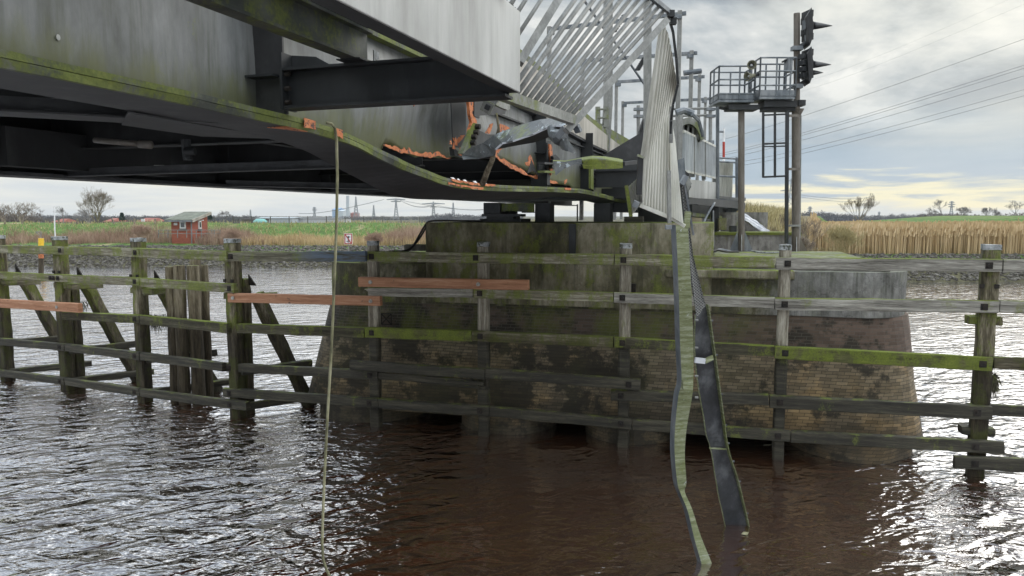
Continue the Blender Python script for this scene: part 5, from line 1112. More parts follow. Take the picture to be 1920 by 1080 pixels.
# abutment block, wall behind the pier, steps of masonry
aw = empty('abutment', P(1400, 470, 21.5), 'stained concrete abutment wall carrying the approach span behind the pier', 'abutment')
def wallbox(px0, py0, px1, py1, Y, dep, mat, nm, par):
    a = P(px0, py1, Y); b = P(px1, py0, Y); mb = MB(); mb.hexa([Vector(q) for q in ((a.x, Y, a.z), (b.x, Y, a.z), (b.x + dep * .34, Y + dep, a.z), (a.x + dep * .34, Y + dep, a.z), (a.x, Y, b.z), (b.x, Y, b.z), (b.x + dep * .34, Y + dep, b.z), (a.x + dep * .34, Y + dep, b.z))]); return mb.build(nm, M[mat], par)
wallbox(1336, 438, 1502, 490, 21.6, 1.2, 'concrete_grey', 'wall', aw)
mb = MB(); a = P(1336, 437, 21.58); b = P(1502, 437, 21.58); mb.hexa([Vector(q) for q in ((a.x, 21.55, a.z - .06), (b.x, 21.55, a.z - .06), (b.x, 22.9, a.z - .06), (a.x, 22.9, a.z - .06), (a.x, 21.55, a.z + .02), (b.x, 21.55, a.z + .02), (b.x, 22.9, a.z + .02), (a.x, 22.9, a.z + .02))]); mb.build('mossy_coping', M['wood_moss'], aw)
wallbox(1230, 430, 1345, 490, 22.2, 2.5, 'concrete_grey', 'wall', aw)
wallbox(1345, 398, 1440, 440, 24.5, 3.0, 'concrete_grey', 'wing_wall', aw)
mb = MB(); mb.prism([P(1440, 440, 24.2), P(1345, 440, 24.2), P(1345, 402, 24.2), P(1395, 404, 24.2)], (0, 2, 0)); mb.build('sloping_wing', M['concrete_grey'], aw)
mb = MB(); mb.box(P(1353, 420, 21.9) , .23, .25, .35); mb.build('masonry_block', M['concrete'], aw)
mb = MB(); mb.box(P(1374, 429, 21.9), .17, .2, .18); tag(mb.build('junction_box', M['steel_dark']), 'small dark box on the abutment wall left of the brown mast', 'box')
# tarpaulin running down the slope
mb = MB(); up_ = [(1394, 402), (1404, 408), (1418, 418), (1430, 427), (1443, 434)]; lo_ = [(1396, 416), (1402, 419), (1412, 427), (1424, 434), (1438, 437)]
vs = []; fs = []; kx, ky = 24, 10
for i in range(kx + 1):
    a = poly(up_, i / kx); b = poly(lo_, i / kx)
    for j in range(ky + 1):
        t = j / ky; vs.append(P(a[0] + (b[0] - a[0]) * t, a[1] + (b[1] - a[1]) * t, 23.9 - .7 * t) + Vector((0, -1, .6)) * (.07 * math.sin(t * 14 + i * .12) + .05 * noise.noise(Vector((i * .2, j * .6, 0)))))
for i in range(kx):
    for j in range(ky): k = i * (ky + 1) + j; fs.append((k, k + 1, k + ky + 2, k + ky + 1))
mb.add(vs, fs); o = tag(mb.build('tarpaulin', M['tarp'], smooth=True), 'crumpled pale grey tarpaulin running down the slope beside the brown mast', 'tarpaulin'); o.modifiers.new('t', 'SOLIDIFY').thickness = .02
# control cabinet on its railed platform
cbn = empty('equipment_cabinet', P(1366, 372, 26), 'beige ribbed equipment cabinet on a small railed platform behind the balustrade', 'cabinet')
mb = MB(); a = P(1348, 370, 26.2); b = P(1374, 303, 26.2); mb.hexa([Vector(q) for q in ((a.x, 26.2, a.z), (b.x, 26.2, a.z), (b.x, 27.2, a.z), (a.x, 27.2, a.z), (a.x, 26.2, b.z), (b.x, 26.2, b.z), (b.x, 27.2, b.z), (a.x, 27.2, b.z))])
for k in range(6): mb.box(P(1351 + k * 4.4, 337, 26.17), .02, .03, 1.2)
mb.build('cabinet_body', M['alu'], cbn)
mb = MB(); mb.bar(P(1345, 374, 25.8), P(1394, 374, 25.8), .5, .12); mb.build('platform', M['galv_dark'], cbn)
mb = MB(); mb.bar(P(1344, 369, 25.2), P(1398, 375, 25.0), .08, .08); mb.build('outrigger', M['galv'], cbn)
for px, h_ in ((1346, 295), (1381, 295), (1385, 300)): mb = MB(); mb.tube([P(px, 372, 25.9), P(px, h_, 25.9)], .045, 6); mb.build('rail_post', M['galv_dark'], cbn)
for py in (296, 303, 330): mb = MB(); mb.tube([P(1346, py, 25.9), P(1385, py + 2, 25.9)], .035, 6); mb.build('handrail', M['galv_dark'], cbn)
mb = MB(); mb.prism([P(1348, 382, 26), P(1386, 382, 26), P(1384, 394, 26), P(1378, 400, 26), P(1352, 398, 26)], (0, .5, 0)); mb.build('platform_bracket', M['galv_dark'], cbn)
sp2 = empty('striped_pole', P(1357, 300, 27), 'short red and white striped pole above the beige cabinet', 'pole'); 
for (y0, y1, m_) in ((305, 276, 'white'), (296, 266, 'red'), (266, 241, 'white')):
    mb = MB(); mb.tube([P(1357, y0 if m_ != 'white' or y0 < 300 else 308, 27), P(1357, y1 if y0 < 300 else 296, 27)], .045, 10); mb.build('band', M[m_], sp2)
th = empty('grey_pole', P(1345, 375, 20.5), 'thin tall grey pole at the end of the slatted balustrade', 'pole'); mb = MB(); mb.tube([P(1345.5, 372, 20.5), P(1345.5, 190, 20.5)], .05, 8); mb.build('shaft', M['galv_dark'], th); mb = MB(); mb.tube([P(1345, 247, 20.5), P(1356, 247, 20.6)], .03, 6); mb.build('side_arm', M['galv_dark'], th)

# ================================================================== SIGNAL MASTS WITH PLATFORMS
YM = 19.2
def mast(px, ytop, ybase, r, Y, mat, par, nm='shaft'):
    mb = MB(); mb.tube([P(px, ybase, Y), P(px, (ybase + ytop) / 2, Y), P(px, ytop, Y)], r, 16); return mb.build(nm, M[mat], par, smooth=False)
def cage(par, x0, x1, yt, yf, Y, dep, mids):
    mb = MB(); c0 = P(x0, yf, Y); c1 = P(x1, yf, Y); top = P(x0, yt, Y).z
    for (xa, ya), (xb, yb) in (((x0, 0), (x1, 0)), ((x0, dep), (x1, dep)), ((x0, 0), (x0, dep)), ((x1, 0), (x1, dep))):
        pa = P(xa, yf, Y) + Vector((0, ya, 0)); pb = P(xb, yf, Y) + Vector((0, yb, 0))
        for z in (top, top - .33, top - .68):
            mb2 = MB(); mb2.tube([Vector((pa.x, pa.y, z)), Vector((pb.x, pb.y, z))], .022, 6); mb2.build('handrail', M['galv_dark'], par)
        mb2 = MB(); mb2.bar(Vector((pa.x, pa.y, c0.z + .09)), Vector((pb.x, pb.y, c0.z + .09)), .012, .14); mb2.build('toe_board', M['galv_dark'], par)
        for t in (0,) + mids:
            q = pa.lerp(pb, t); mb2 = MB(); mb2.tube([Vector((q.x, q.y, c0.z)), Vector((q.x, q.y, top))], .022, 6); mb2.build('rail_post', M['galv_dark'], par)
        q = pb; mb2 = MB(); mb2.tube([Vector((q.x, q.y, c0.z)), Vector((q.x, q.y, top))], .022, 6); mb2.build('rail_post', M['galv_dark'], par)
    mb = MB(); mb.hexa([Vector(q) for q in ((c0.x, c0.y, c0.z - .06), (c1.x, c1.y, c0.z - .06), (c1.x, c1.y + dep, c0.z - .06), (c0.x, c0.y + dep, c0.z - .06), (c0.x, c0.y, c0.z), (c1.x, c1.y, c0.z), (c1.x, c1.y + dep, c0.z), (c0.x, c0.y + dep, c0.z))]); mb.build('platform_floor', M['galv_dark'], par)
ml = empty('platform_mast', P(1390, 471, YM), 'brown steel mast carrying a railed grey platform with two horn loudspeakers', 'mast with platform')
mast(1390, 200, 471, .082, YM, 'rust_pipe', ml)
cage(ml, 1347, 1414, 124, 187, YM - .3, .8, (.58,))
mb = MB(); mb.bar(P(1362, 203, YM), P(1417, 203, YM), .45, .13); mb.bar(P(1349, 202, YM), P(1364, 205, YM), .1, .06); mb.build('platform_beam', M['steel_dark'], ml)
for dx in (-1, 1):
    mb = MB(); mb.prism([P(1390 + dx * 5, 471, YM), P(1390 + dx * 22, 471, YM), P(1390 + dx * 7, 434, YM)], (0, .02, 0)); mb.build('gusset_foot', M['galv_dark'], ml)
mb = MB(); mb.prism([P(1390, 471, YM - .1), P(1390, 471, YM - .36), P(1390, 440, YM - .1)], (.02, 0, 0)); mb.build('gusset_foot', M['galv'], ml)
mb = MB(); mb.box(P(1390, 472, YM), .75, .6, .04); mb.build('base_plate', M['steel_dark'], ml)
def horn(px, py, Y, d, lab):
    t = empty('loudspeaker', P(px, py, Y), lab, 'loudspeaker'); d = Vector(d).normalized(); c = P(px, py, Y); mb = MB()
    mb.tube([c - d * .18, c - d * .10, c - d * .04, c + d * .06], [.05, .05, .07, .115], 14, caps=False); o = mb.build('horn', M['speaker'], t, smooth=True); o.modifiers.new('t', 'SOLIDIFY').thickness = .008
    mb = MB(); mb.tube([c + d * .052, c + d * .066], .118, 16, caps=False); o = mb.build('rim', M['speaker'], t); o.modifiers.new('t', 'SOLIDIFY').thickness = .01
    mb = MB(); mb.tube([c - d * .05, c + d * .02], [.045, .02], 10); mb.build('driver', M['tarp'], t, smooth=True)
    mb = MB(); mb.tube([c - d * .30, c - d * .17], .045, 10); mb.build('magnet', M['steel_dark'], t); mb = MB(); mb.bar(c - d * .12, P(1412, py + 4, Y + .1), .03, .03); mb.build('arm', M['galv_dark'], t)
horn(1409, 122, YM - .35, (-.15, -1, -.12), 'round horn loudspeaker facing the camera at the top of the left platform')
horn(1404, 143, YM - .35, (-.9, -.35, -.2), 'lower horn loudspeaker turned to the left on the left platform')
mr = empty('signal_mast', P(1491, 473, YM), 'taller brown mast with a railed platform carrying two black signal plates', 'signal mast')
mast(1492, 200, 473, .10, YM, 'rust_pipe', mr); mast(1494, 25, 212, .078, YM, 'rust_pipe', mr, 'upper_shaft')
mb = MB(); mb.tube([P(1495, 205, YM), P(1495, 217, YM)], [.17, .08], 14); mb.build('flared_joint', M['rust_pipe'], mr)
mb = MB(); mb.tube([P(1499, 473, YM + .05), P(1501, 216, YM + .05)], .03, 8); mb.build('conduit', M['galv'], mr)
cage(mr, 1424, 1491, 108, 181, YM - .35, .8, (.46, .85))
mb = MB(); mb.bar(P(1427, 197, YM), P(1488, 197, YM), .5, .16); mb.bar(P(1428, 205, YM), P(1487, 205, YM), .3, .12); mb.build('platform_beam', M['steel_dark'], mr)
mb = MB(); mb.box(P(1500, 194, YM), .18, .3, .14); mb.build('clamp', M['steel_dark'], mr)
for dx, m_ in ((-1, 'galv_dark'), (1, 'orange')):
    mb = MB(); mb.prism([P(1491 + dx * 6, 473, YM), P(1491 + dx * 24, 473, YM), P(1491 + dx * 8, 443, YM)], (0, .02, 0)); mb.build('gusset_foot', M['rust_pipe' if dx > 0 else 'galv_dark'], mr)
mb = MB(); mb.prism([P(1493, 473, YM - .1), P(1493, 473, YM - .36), P(1493, 444, YM - .1)], (.02, 0, 0)); mb.build('gusset_foot', M['galv'], mr)
mb = MB(); mb.box(P(1498, 474, YM), .85, .6, .04); mb.build('base_plate', M['rust_pipe'], mr)
mb = MB(); mb.box(P(1478, 123, YM - .25), .13, .2, .34, .2); sb_ = mb.build('switch_box', M['galv_dark'], mr, bevel=.01)
mb = MB(); mb.prism([P(1471, 112, YM - .3), P(1487, 109, YM - .3), P(1487, 112, YM - .3), P(1471, 115, YM - .3)], (0, .2, 0)); mb.build('lid', M['steel_dark'], sb_)
# signals: black shield plates seen edge-on, long hoods pointing right
def signal(yc, hh, hoods, par, nm_y, narrow=False):
    Y = YM - .1; x0 = 1521
    prof = [(1522, yc - hh), (1524, yc - hh * .55), (1525.5, yc), (1524, yc + hh * .6), (1519, yc + hh), (1516.5, yc + hh * .85), (1515, yc), (1513.5, yc - hh * .55)]
    mb = MB(); mb.prism([P(x, y, Y - .28) for x, y in prof], (.07, .56, 0)); bp = mb.build('signal_shield', M['black'], par, bevel=.01)
    for k in range(5):
        mb = MB(); mb.box(P(1514 - (k % 2) * 1.5, yc - hh * .6 + k * hh * .3, Y), .12, .34, .16, .2); mb.build('lamp_housing', M['black'], bp)
    for (hy, ln) in hoods:
        mb = MB(); vs = []; n_ = 11
        b0 = P(1523, hy, Y); s_ = .165 if ln > 25 else .12
        # curved half tunnel narrowing to a point
        for i in range(9):
            t = i / 8; xx = t * ln / F * YM; rr = s_ * (1 - t ** 1.3 * .9)
            for j in range(n_):
                a = math.pi * (j / (n_ - 1)); vs.append(b0 + Vector((xx + .0, rr * math.cos(a), rr * 1.0 * math.sin(a) - .05 + .02 * t - rr * .3)))
        fs = [(i * n_ + j, i * n_ + j + 1, (i + 1) * n_ + j + 1, (i + 1) * n_ + j) for i in range(8) for j in range(n_ - 1)]
        mb.add(vs, fs); o = mb.build('hood', M['black'], bp, smooth=True); o.modifiers.new('t', 'SOLIDIFY').thickness = .01
    mb = MB(); mb.box(P(1512, yc - 2, Y), .14, .2, .24, .1); mb.build('relay_box', M['galv_dark'], bp)
    mb = MB(); mb.tube([P(1511, yc + 6, Y), P(1512, yc + hh * .8, Y)], .045, 8); mb.build('tilt_joint', M['galv_dark'], bp)
    mb = MB(); mb.tube([P(1495, yc + hh + 7, Y + .05), P(1513, yc + hh * .85, Y)], .065, 8); mb.build('support_arm', M['steel_dark'], bp)
    mb = MB(); mb.box(P(1494, yc + hh + 6, Y), .25, .2, .10); mb.build('clamp', M['galv_dark'], bp)
signal(49, 36, [(46, 36)], mr, 0); signal(121, 35, [(119, 34), (134, 20)], mr, 1)
mb = MB()
for k in range(4): mb.box(P(1505, 106 + k * 12, YM - .2), .12, .2, .12, .3)
mb.build('cable_bundle', M['steel_dark'], mr)
# ladder cage under the right platform
lc = empty('ladder_frame', P(1476, 455, YM - .4), 'dark steel pole with rectangular ladder guard frame hanging beside the taller mast', 'ladder frame')
mb = MB(); mb.bar(P(1474.5, 456, YM - .4), P(1476, 208, YM - .4), .075, .075); mb.build('pole', M['steel_dark'], lc)
for a, b, r in (((1431, 210), (1431, 333), .05), ((1453, 210), (1453, 333), .05), ((1431, 216), (1476, 214), .04), ((1431, 270), (1476, 268), .04), ((1431, 275), (1476, 274), .03), ((1431, 332), (1476, 330), .045)):
    mb = MB(); mb.bar(P(*a, YM - .45), P(*b, YM - .45), r, r); mb.build('frame_bar', M['steel_dark'], lc)
for py in (217, 317): mb = MB(); mb.bar(P(1478, py, YM - .3), P(1499, py, YM - .2), .06, .06); mb.build('standoff', M['rust_pipe'], lc)
mb = MB(); mb.box(P(1487, 423, YM), .3, .3, .05); mb.build('standoff', M['galv'], lc)
# cables lying on the pier
def cable(pts, r, lab, mat='cable', Y=None):
    mb = MB(); q = densify([P(*p) for p in pts], 5); mb.tube(q, r, 6); tag(mb.build('cable', M[mat], smooth=True), lab, 'cable')
cable([(905, 414.5, 15.6), (860, 414, 15.65), (815, 414, 15.7), (800, 419, 15.75), (788, 438, 15.7), (775, 460, 15.5), (760, 470, 15.3), (735, 471, 15.1)], .022, 'thicker black cable drooping from the top left corner of the concrete block')
cable([(800, 424, 15.75), (790, 442, 15.7), (778, 458, 15.6), (766, 470, 15.4), (755, 476, 15.3)], .02, 'second black cable hanging beside the block just below the thicker one')
cable([(1340, 380, 19.5), (1322, 412, 19.0), (1317, 440, 18.8), (1320, 462, 18.6), (1334, 472, 18.4), (1352, 468, 18.6), (1380, 475, 18.6)], .03, 'pale bent conduit running down from the approach span to the pier top', 'galv_dark')
cable([(1310, 470, 16.5), (1330, 473, 16.4), (1345, 469, 16.6), (1362, 472, 16.8), (1385, 472, 17.0)], .025, 'black cable lying loose across the pier top at the mast feet')
cable([(1408, 470, 17.4), (1425, 473, 17.2), (1445, 474, 17.1), (1462, 473.5, 17.1)], .022, 'white hose lying on the pier top between the two masts', 'cap')
cable([(1337, 395, 21.3), (1337.5, 430, 21.2), (1337, 466, 20.6)], .03, 'straight grey downpipe on the abutment below the approach span', 'galv_dark')
mb = MB(); mb.bar(Wz(1355, 496, 3.5), Wz(1355, 496, 3.5) + E_ * .9, .04, .03); tag(mb.build('white_batten', M['white']), 'thin white batten lying on the mossy ledge of the pier', 'batten')
mb = MB(); q = P(780, 464, 17.0); mb.box(q, .5, .4, .14); tag(mb.build('concrete_block', M['concrete_grey'], bevel=.01), 'pale rough concrete block lying left of the tall concrete pedestal', 'block')

# ================================================================== FAR BANK
# brick pump hut
def hut():
    Y = 72.0; t = empty('brick_hut', P(356, 440, Y), 'small red brick hut with a sloping grey roof on the far bank', 'hut')
    g0 = P(322, 444, Y); g1 = P(361, 444, Y); g2 = P(390, 442, Y + 3.0)
    zb_ = 1.75; c0 = Vector((g0.x, g0.y, zb_)); c1 = Vector((g1.x, g1.y, zb_)); c2 = Vector((g2.x, g2.y, zb_)); c3 = c0 + (c2 - c1)
    zl = P(340, 413, Y).z; zh = P(390, 401, Y + 3).z
    hl = [zl, zl, zh, zh]; cs = [c0, c1, c2, c3]
    me = bpy.data.meshes.new('wall'); vs = [tuple(c) for c in cs] + [(c.x, c.y, h) for c, h in zip(cs, hl)]
    fs = [(0, 1, 5, 4), (1, 2, 6, 5), (2, 3, 7, 6), (3, 0, 4, 7)]; me.from_pydata(vs, [], fs); ul = me.uv_layers.new(name='UVMap')
    for p in me.polygons:
        v0 = Vector(vs[fs[p.index][0]])
        for l in p.loop_indices: c = Vector(vs[me.loops[l].vertex_index]); ul.data[l].uv = (math.dist((c.x, c.y), (v0.x, v0.y)), c.z)
    me.materials.append(M['brick_red']); o = bpy.data.objects.new('wall', me); COL.objects.link(o); o.parent = t; o.matrix_parent_inverse = t.matrix_world.inverted()
    ex = (c1 - c0).normalized(); ey = (c2 - c1).normalized()
    rb = [Vector((c.x, c.y, h + .02)) for c, h in zip(cs, hl)]; rb = [rb[0] - ex * .35 - ey * .5 + Vector((0, 0, -.1)), rb[1] + ex * .3 - ey * .5 + Vector((0, 0, -.1)), rb[2] + ex * .3 + ey * .2 + Vector((0, 0, .05)), rb[3] - ex * .35 + ey * .2 + Vector((0, 0, .05))]
    mb = MB(); mb.hexa(rb + [p + Vector((0, 0, .16)) for p in rb]); mb.build('roof', M['green_roof'], t)
    mb = MB(); mb.bar(rb[1] + ex * .03 + Vector((0, 0, .02)), rb[2] + ex * .03 + Vector((0, 0, .02)), .06, .3); mb.build('verge_board', M['steel_beige'], t)
    mb = MB(); mb.bar(rb[0] - ey * .03, rb[1] - ey * .03, .1, .14); mb.tube([c1 + ex * -.05 - ey * .1 + Vector((0, 0, 0)), Vector((c1.x, c1.y, zl)) - ey * .1], .06, 6); mb.build('gutter', M['galv_dark'], t)
    def win(o0, d, nrm, a, z, w_, h_):
        p = o0 + d * a; p.z = z; mb = MB(); mb.bar(p + Vector((0, 0, h_ / 2)) + nrm * .01, p + Vector((0, 0, -h_ / 2)) + nrm * .01, w_, .1, up=nrm); f = mb.build('window', M['white'], t)
        mb = MB(); mb.bar(p + Vector((0, 0, h_ / 2 - .12)) + nrm * .05, p + Vector((0, 0, -h_ / 2 + .12)) + nrm * .05, w_ - .24, .05, up=nrm); mb.build('pane', M['glass'], f)
        mb = MB(); mb.bar(p + Vector((0, 0, -h_ / 2 - .02)) + nrm * .05, p + Vector((0, 0, -h_ / 2 - .2)) + nrm * .05, w_ + .1, .14, up=nrm); mb.build('sill', M['far_dark'], f)
    win(c0, ex, -ey, 1.15, P(343, 421.5, Y).z, .62, .72); win(c1, ey, ex, 1.45, P(375, 421.5, Y + 1.5).z, .62, .78)
    mb = MB(); p = c0 + ex * .45; p.z = P(330, 420, Y).z; mb.bar(p + Vector((0, 0, .12)) - ey * .03, p + Vector((0, 0, -.12)) - ey * .03, .36, .03, up=ey); mb.build('wall_plate', M['white'], t)
    mb = MB(); p = c1 + ey * 1.2 + ex * .05; p.z = P(375, 414, Y).z; mb.bar(p, p + ex * .5 + Vector((0, 0, .05)), .08, .08); mb.build('wall_lamp', M['white'], t)
    # railing in front
    f = empty('hut_railing', P(350, 445, 70.6), 'low galvanised tube railing around the brick hut', 'railing')
    xs = [297, 315, 333, 350, 368, 378, 397, 402, 413]
    for x in xs: mb = MB(); mb.tube([P(x, 446, 70.5), P(x, 431, 70.5)], .04, 6); mb.build('post', M['galv'], f)
    for y in (431.5, 438): mb = MB(); mb.tube([P(297, y, 70.5), P(413, y, 70.5)], .03, 6); mb.build('rail', M['galv'], f)
hut()
# marker pile with yellow head
mk = empty('marker_pile', Wz(77, 513), 'slender pile with yellow painted head standing near the far bank at left', 'marker pile')
Yk = Wz(77, 513).y
for y0, y1, m_, r in ((520, 484, 'pile', .19), (484, 474, 'orange', .19), (474, 447, 'yellow', .195)):
    mb = MB(); mb.tube([P(77, y0, Yk), P(77, y1, Yk)], r, 10); mb.build('pile_section', M[m_], mk)
mb = MB(); mb.tube([P(77, 447, Yk), P(77, 436, Yk)], .03, 6); mb.tube([P(67, 435, Yk), P(77, 435, Yk), P(77, 443, Yk), P(67, 435, Yk)], .03, 5); mb.build('bracket', M['galv'], mk)
fp_ = MB(); fp_.tube([P(104, 458, 68), P(102.5, 422, 68), P(102, 387, 68)], .055, 6); tag(fp_.build('thin_white_pole', M['white']), 'thin white pole standing on the far bank beside the marker pile', 'pole')
# no anchoring sign
sg = empty('no_anchoring_sign', P(653, 460, 62), 'white rectangular sign with red border and a struck out anchor', 'sign')
Ys = 62; mb = MB(); p0 = P(645.5, 458, Ys); p1 = P(660.5, 437.5, Ys)
def rect(x0, x1, z0, z1, y, th, mat, nm): mb = MB(); mb.hexa([Vector(q) for q in ((x0, y, z0), (x1, y, z0), (x1, y + th, z0), (x0, y + th, z0), (x0, y, z1), (x1, y, z1), (x1, y + th, z1), (x0, y + th, z1))]); return mb.build(nm, M[mat], sg)
rect(p0.x, p1.x, p0.z, p1.z, Ys, .03, 'white', 'board')
b_ = .03; w_ = .07; bd = MB()
xa, xb, za, zb_ = p0.x + b_, p1.x - b_, p0.z + b_, p1.z - b_
for (a, b, c, d) in ((xa, xb, za, za + w_), (xa, xb, zb_ - w_, zb_), (xa, xa + w_, za + w_, zb_ - w_), (xb - w_, xb, za + w_, zb_ - w_)): bd.hexa([Vector(q) for q in ((a, Ys - .02, c), (b, Ys - .02, c), (b, Ys - .005, c), (a, Ys - .005, c), (a, Ys - .02, d), (b, Ys - .02, d), (b, Ys - .005, d), (a, Ys - .005, d))])
bd.build('red_border', M['red'], sg)
mb = MB(); cx_ = (xa + xb) / 2; cz = (za + zb_) / 2; hz = (zb_ - za) * .27
mb.bar(Vector((cx_ - .02, Ys - .02, cz - hz)), Vector((cx_ + .03, Ys - .02, cz + hz)), .07, .02, up=Vector((0, 1, 0))); mb.bar(Vector((cx_ - .14, Ys - .02, cz + hz * .72)), Vector((cx_ + .16, Ys - .02, cz + hz * .66)), .06, .02, up=Vector((0, 1, 0)))
for k in range(6):
    a0_ = math.pi * (1.15 + .7 * k / 6); a1_ = math.pi * (1.15 + .7 * (k + 1) / 6); mb.bar(Vector((cx_ + .17 * math.cos(a0_), Ys - .02, cz - hz * .45 + .17 * math.sin(a0_))), Vector((cx_ + .17 * math.cos(a1_), Ys - .02, cz - hz * .45 + .17 * math.sin(a1_))), .05, .02, up=Vector((0, 1, 0)))
mb.build('anchor_symbol', M['black'], sg)
mb = MB(); mb.bar(Vector((xa + w_, Ys - .045, zb_ - w_)), Vector((xb - w_, Ys - .045, za + w_)), .07, .02, up=Vector((0, 1, 0))); mb.build('diagonal_bar', M['red'], sg)
mb = MB(); mb.tube([Vector((cx_, Ys + .06, 1.2)), Vector((cx_, Ys + .06, p1.z - .05))], .03, 6); mb.build('post', M['galv'], sg)

# bare trees
def bare_tree(px, ybase, ytop, Y, lab, spread=1.0, seed=1, mat='branch', cat='tree', nm='bare_tree', trunks=1, depth=6, rk=1.0, group=None, ang=.5):
    r = random.Random(seed); b = P(px, ybase, Y); hgt = P(px, ytop, Y).z - b.z
    t = empty(nm, b, lab, cat, group); tm = MB(); cm = MB()
    k0 = hgt * .03 * rk
    def grow(p, d, L_, rad_, dep):
        rad_ = max(rad_, Y * .00007); n_ = 3; q = p; pts = [p]; rr = [rad_]; dd = d.copy()
        for i in range(n_):
            dd = (dd + Vector((r.gauss(0, .13), r.gauss(0, .13), r.gauss(0, .06) + .03))).normalized(); q = q + dd * L_ / n_; pts.append(q); rr.append(max(rad_ * (1 - .35 * (i + 1) / n_), Y * .00005))
        mb_ = tm if dep >= depth - 1 else cm; mb_.tube(pts, rr, 6 if dep > 3 else 3, caps=False)
        if dep == 0: return
        for i in range(r.choice((2, 3, 3)) if dep < depth else 4):
            ax = Vector((r.gauss(0, 1), r.gauss(0, 1), r.gauss(0, .6))).cross(dd)
            if ax.length < .01: continue
            ax.normalize(); an = r.uniform(.3, 1.1) * ang * (1.5 if dep == depth else 1.2) * spread; nd = Matrix.Rotation(an, 3, ax) @ dd; nd.z += .06; nd.normalize()
            grow(pts[r.choice((2, 3, 3))], nd, L_ * r.uniform(.62, .86), rr[-1] * r.uniform(.6, .8), dep - 1)
    for k in range(trunks):
        grow(b + Vector((r.uniform(-.12, .12), 0, -.3)) * (trunks > 1), Vector((r.gauss(0, min(.15 * trunks, .34)), r.gauss(0, .1), 1)).normalized(), hgt * .27, k0, depth)
    tm.build('trunk', M[mat], t); c = cm.build('crown', M[mat], t)
    # fit to the surveyed height
    top = max((v[2] for v in cm.v), default=b.z + hgt); sc = hgt / max(.1, top - b.z)
    for o in (t.children): 
        o.matrix_parent_inverse = Matrix.Identity(4); o.data.transform(Matrix.Translation(-b)); o.data.transform(Matrix.Scale(sc, 4))
    return t
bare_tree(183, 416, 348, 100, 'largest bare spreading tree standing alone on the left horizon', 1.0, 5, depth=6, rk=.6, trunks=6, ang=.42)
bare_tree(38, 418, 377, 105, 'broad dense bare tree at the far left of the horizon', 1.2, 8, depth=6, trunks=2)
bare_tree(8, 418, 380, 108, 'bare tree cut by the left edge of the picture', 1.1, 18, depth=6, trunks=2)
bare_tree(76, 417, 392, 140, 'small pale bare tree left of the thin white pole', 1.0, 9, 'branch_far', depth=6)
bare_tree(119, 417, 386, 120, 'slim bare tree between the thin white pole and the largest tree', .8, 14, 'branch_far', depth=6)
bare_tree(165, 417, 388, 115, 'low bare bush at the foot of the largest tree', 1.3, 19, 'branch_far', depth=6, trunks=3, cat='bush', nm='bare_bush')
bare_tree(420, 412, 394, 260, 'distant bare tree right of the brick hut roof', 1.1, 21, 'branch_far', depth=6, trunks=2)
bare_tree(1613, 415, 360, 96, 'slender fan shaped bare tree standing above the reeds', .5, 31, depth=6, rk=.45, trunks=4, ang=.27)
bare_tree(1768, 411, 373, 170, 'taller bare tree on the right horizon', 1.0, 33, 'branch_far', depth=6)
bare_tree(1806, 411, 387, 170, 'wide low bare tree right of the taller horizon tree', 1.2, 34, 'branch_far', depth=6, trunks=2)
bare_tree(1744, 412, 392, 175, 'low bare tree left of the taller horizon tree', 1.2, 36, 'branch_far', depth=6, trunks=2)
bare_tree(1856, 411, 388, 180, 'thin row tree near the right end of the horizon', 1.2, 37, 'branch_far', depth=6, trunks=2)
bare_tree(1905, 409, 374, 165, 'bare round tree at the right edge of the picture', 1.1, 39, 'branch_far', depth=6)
bare_tree(1578, 478, 414, 52, 'wide bushy bare shrub in front of the reeds beside the pier', 1.0, 41, 'straw', depth=6, trunks=12, rk=.28, cat='shrub', nm='bare_shrub', ang=.42)
bare_tree(1462, 455, 392, 40, 'thin leafless sapling behind the ladder frame', .6, 43, depth=6, rk=.35, trunks=3, cat='shrub', nm='bare_shrub', ang=.45)
bare_tree(1405, 418, 378, 48, 'reddish bare shrub beside the left mast above the tarpaulin', .9, 45, depth=6, rk=.35, trunks=5, cat='shrub', nm='bare_shrub')
bare_tree(1515, 470, 398, 45, 'sparse leafless bush right of the taller mast', .7, 47, depth=6, rk=.25, trunks=5, cat='shrub', nm='bare_shrub')
bare_tree(1440, 455, 420, 34, 'low tangled bare bush on the slope beside the tarpaulin', 1.1, 49, depth=6, rk=.25, trunks=8, cat='shrub', nm='bare_shrub')
bare_tree(1500, 474, 435, 36, 'low tangled brush at the foot of the taller mast', 1.1, 50, depth=6, rk=.25, trunks=8, cat='shrub', nm='bare_shrub')
for k, (px, yb, yt, Y, lab) in enumerate(((262, 452, 418, 70, 'reddish scrub bush right beside the brick hut on its left'), (440, 452, 425, 69, 'tangled reddish bush just right of the hut railing'), (700, 455, 432, 66, 'twiggy bush right of the no anchoring sign'))):
    bare_tree(px, yb, yt, Y, lab, 1.1, 60 + k, 'scrub', depth=6, rk=.2, trunks=10, cat='shrub', nm='bare_shrub')
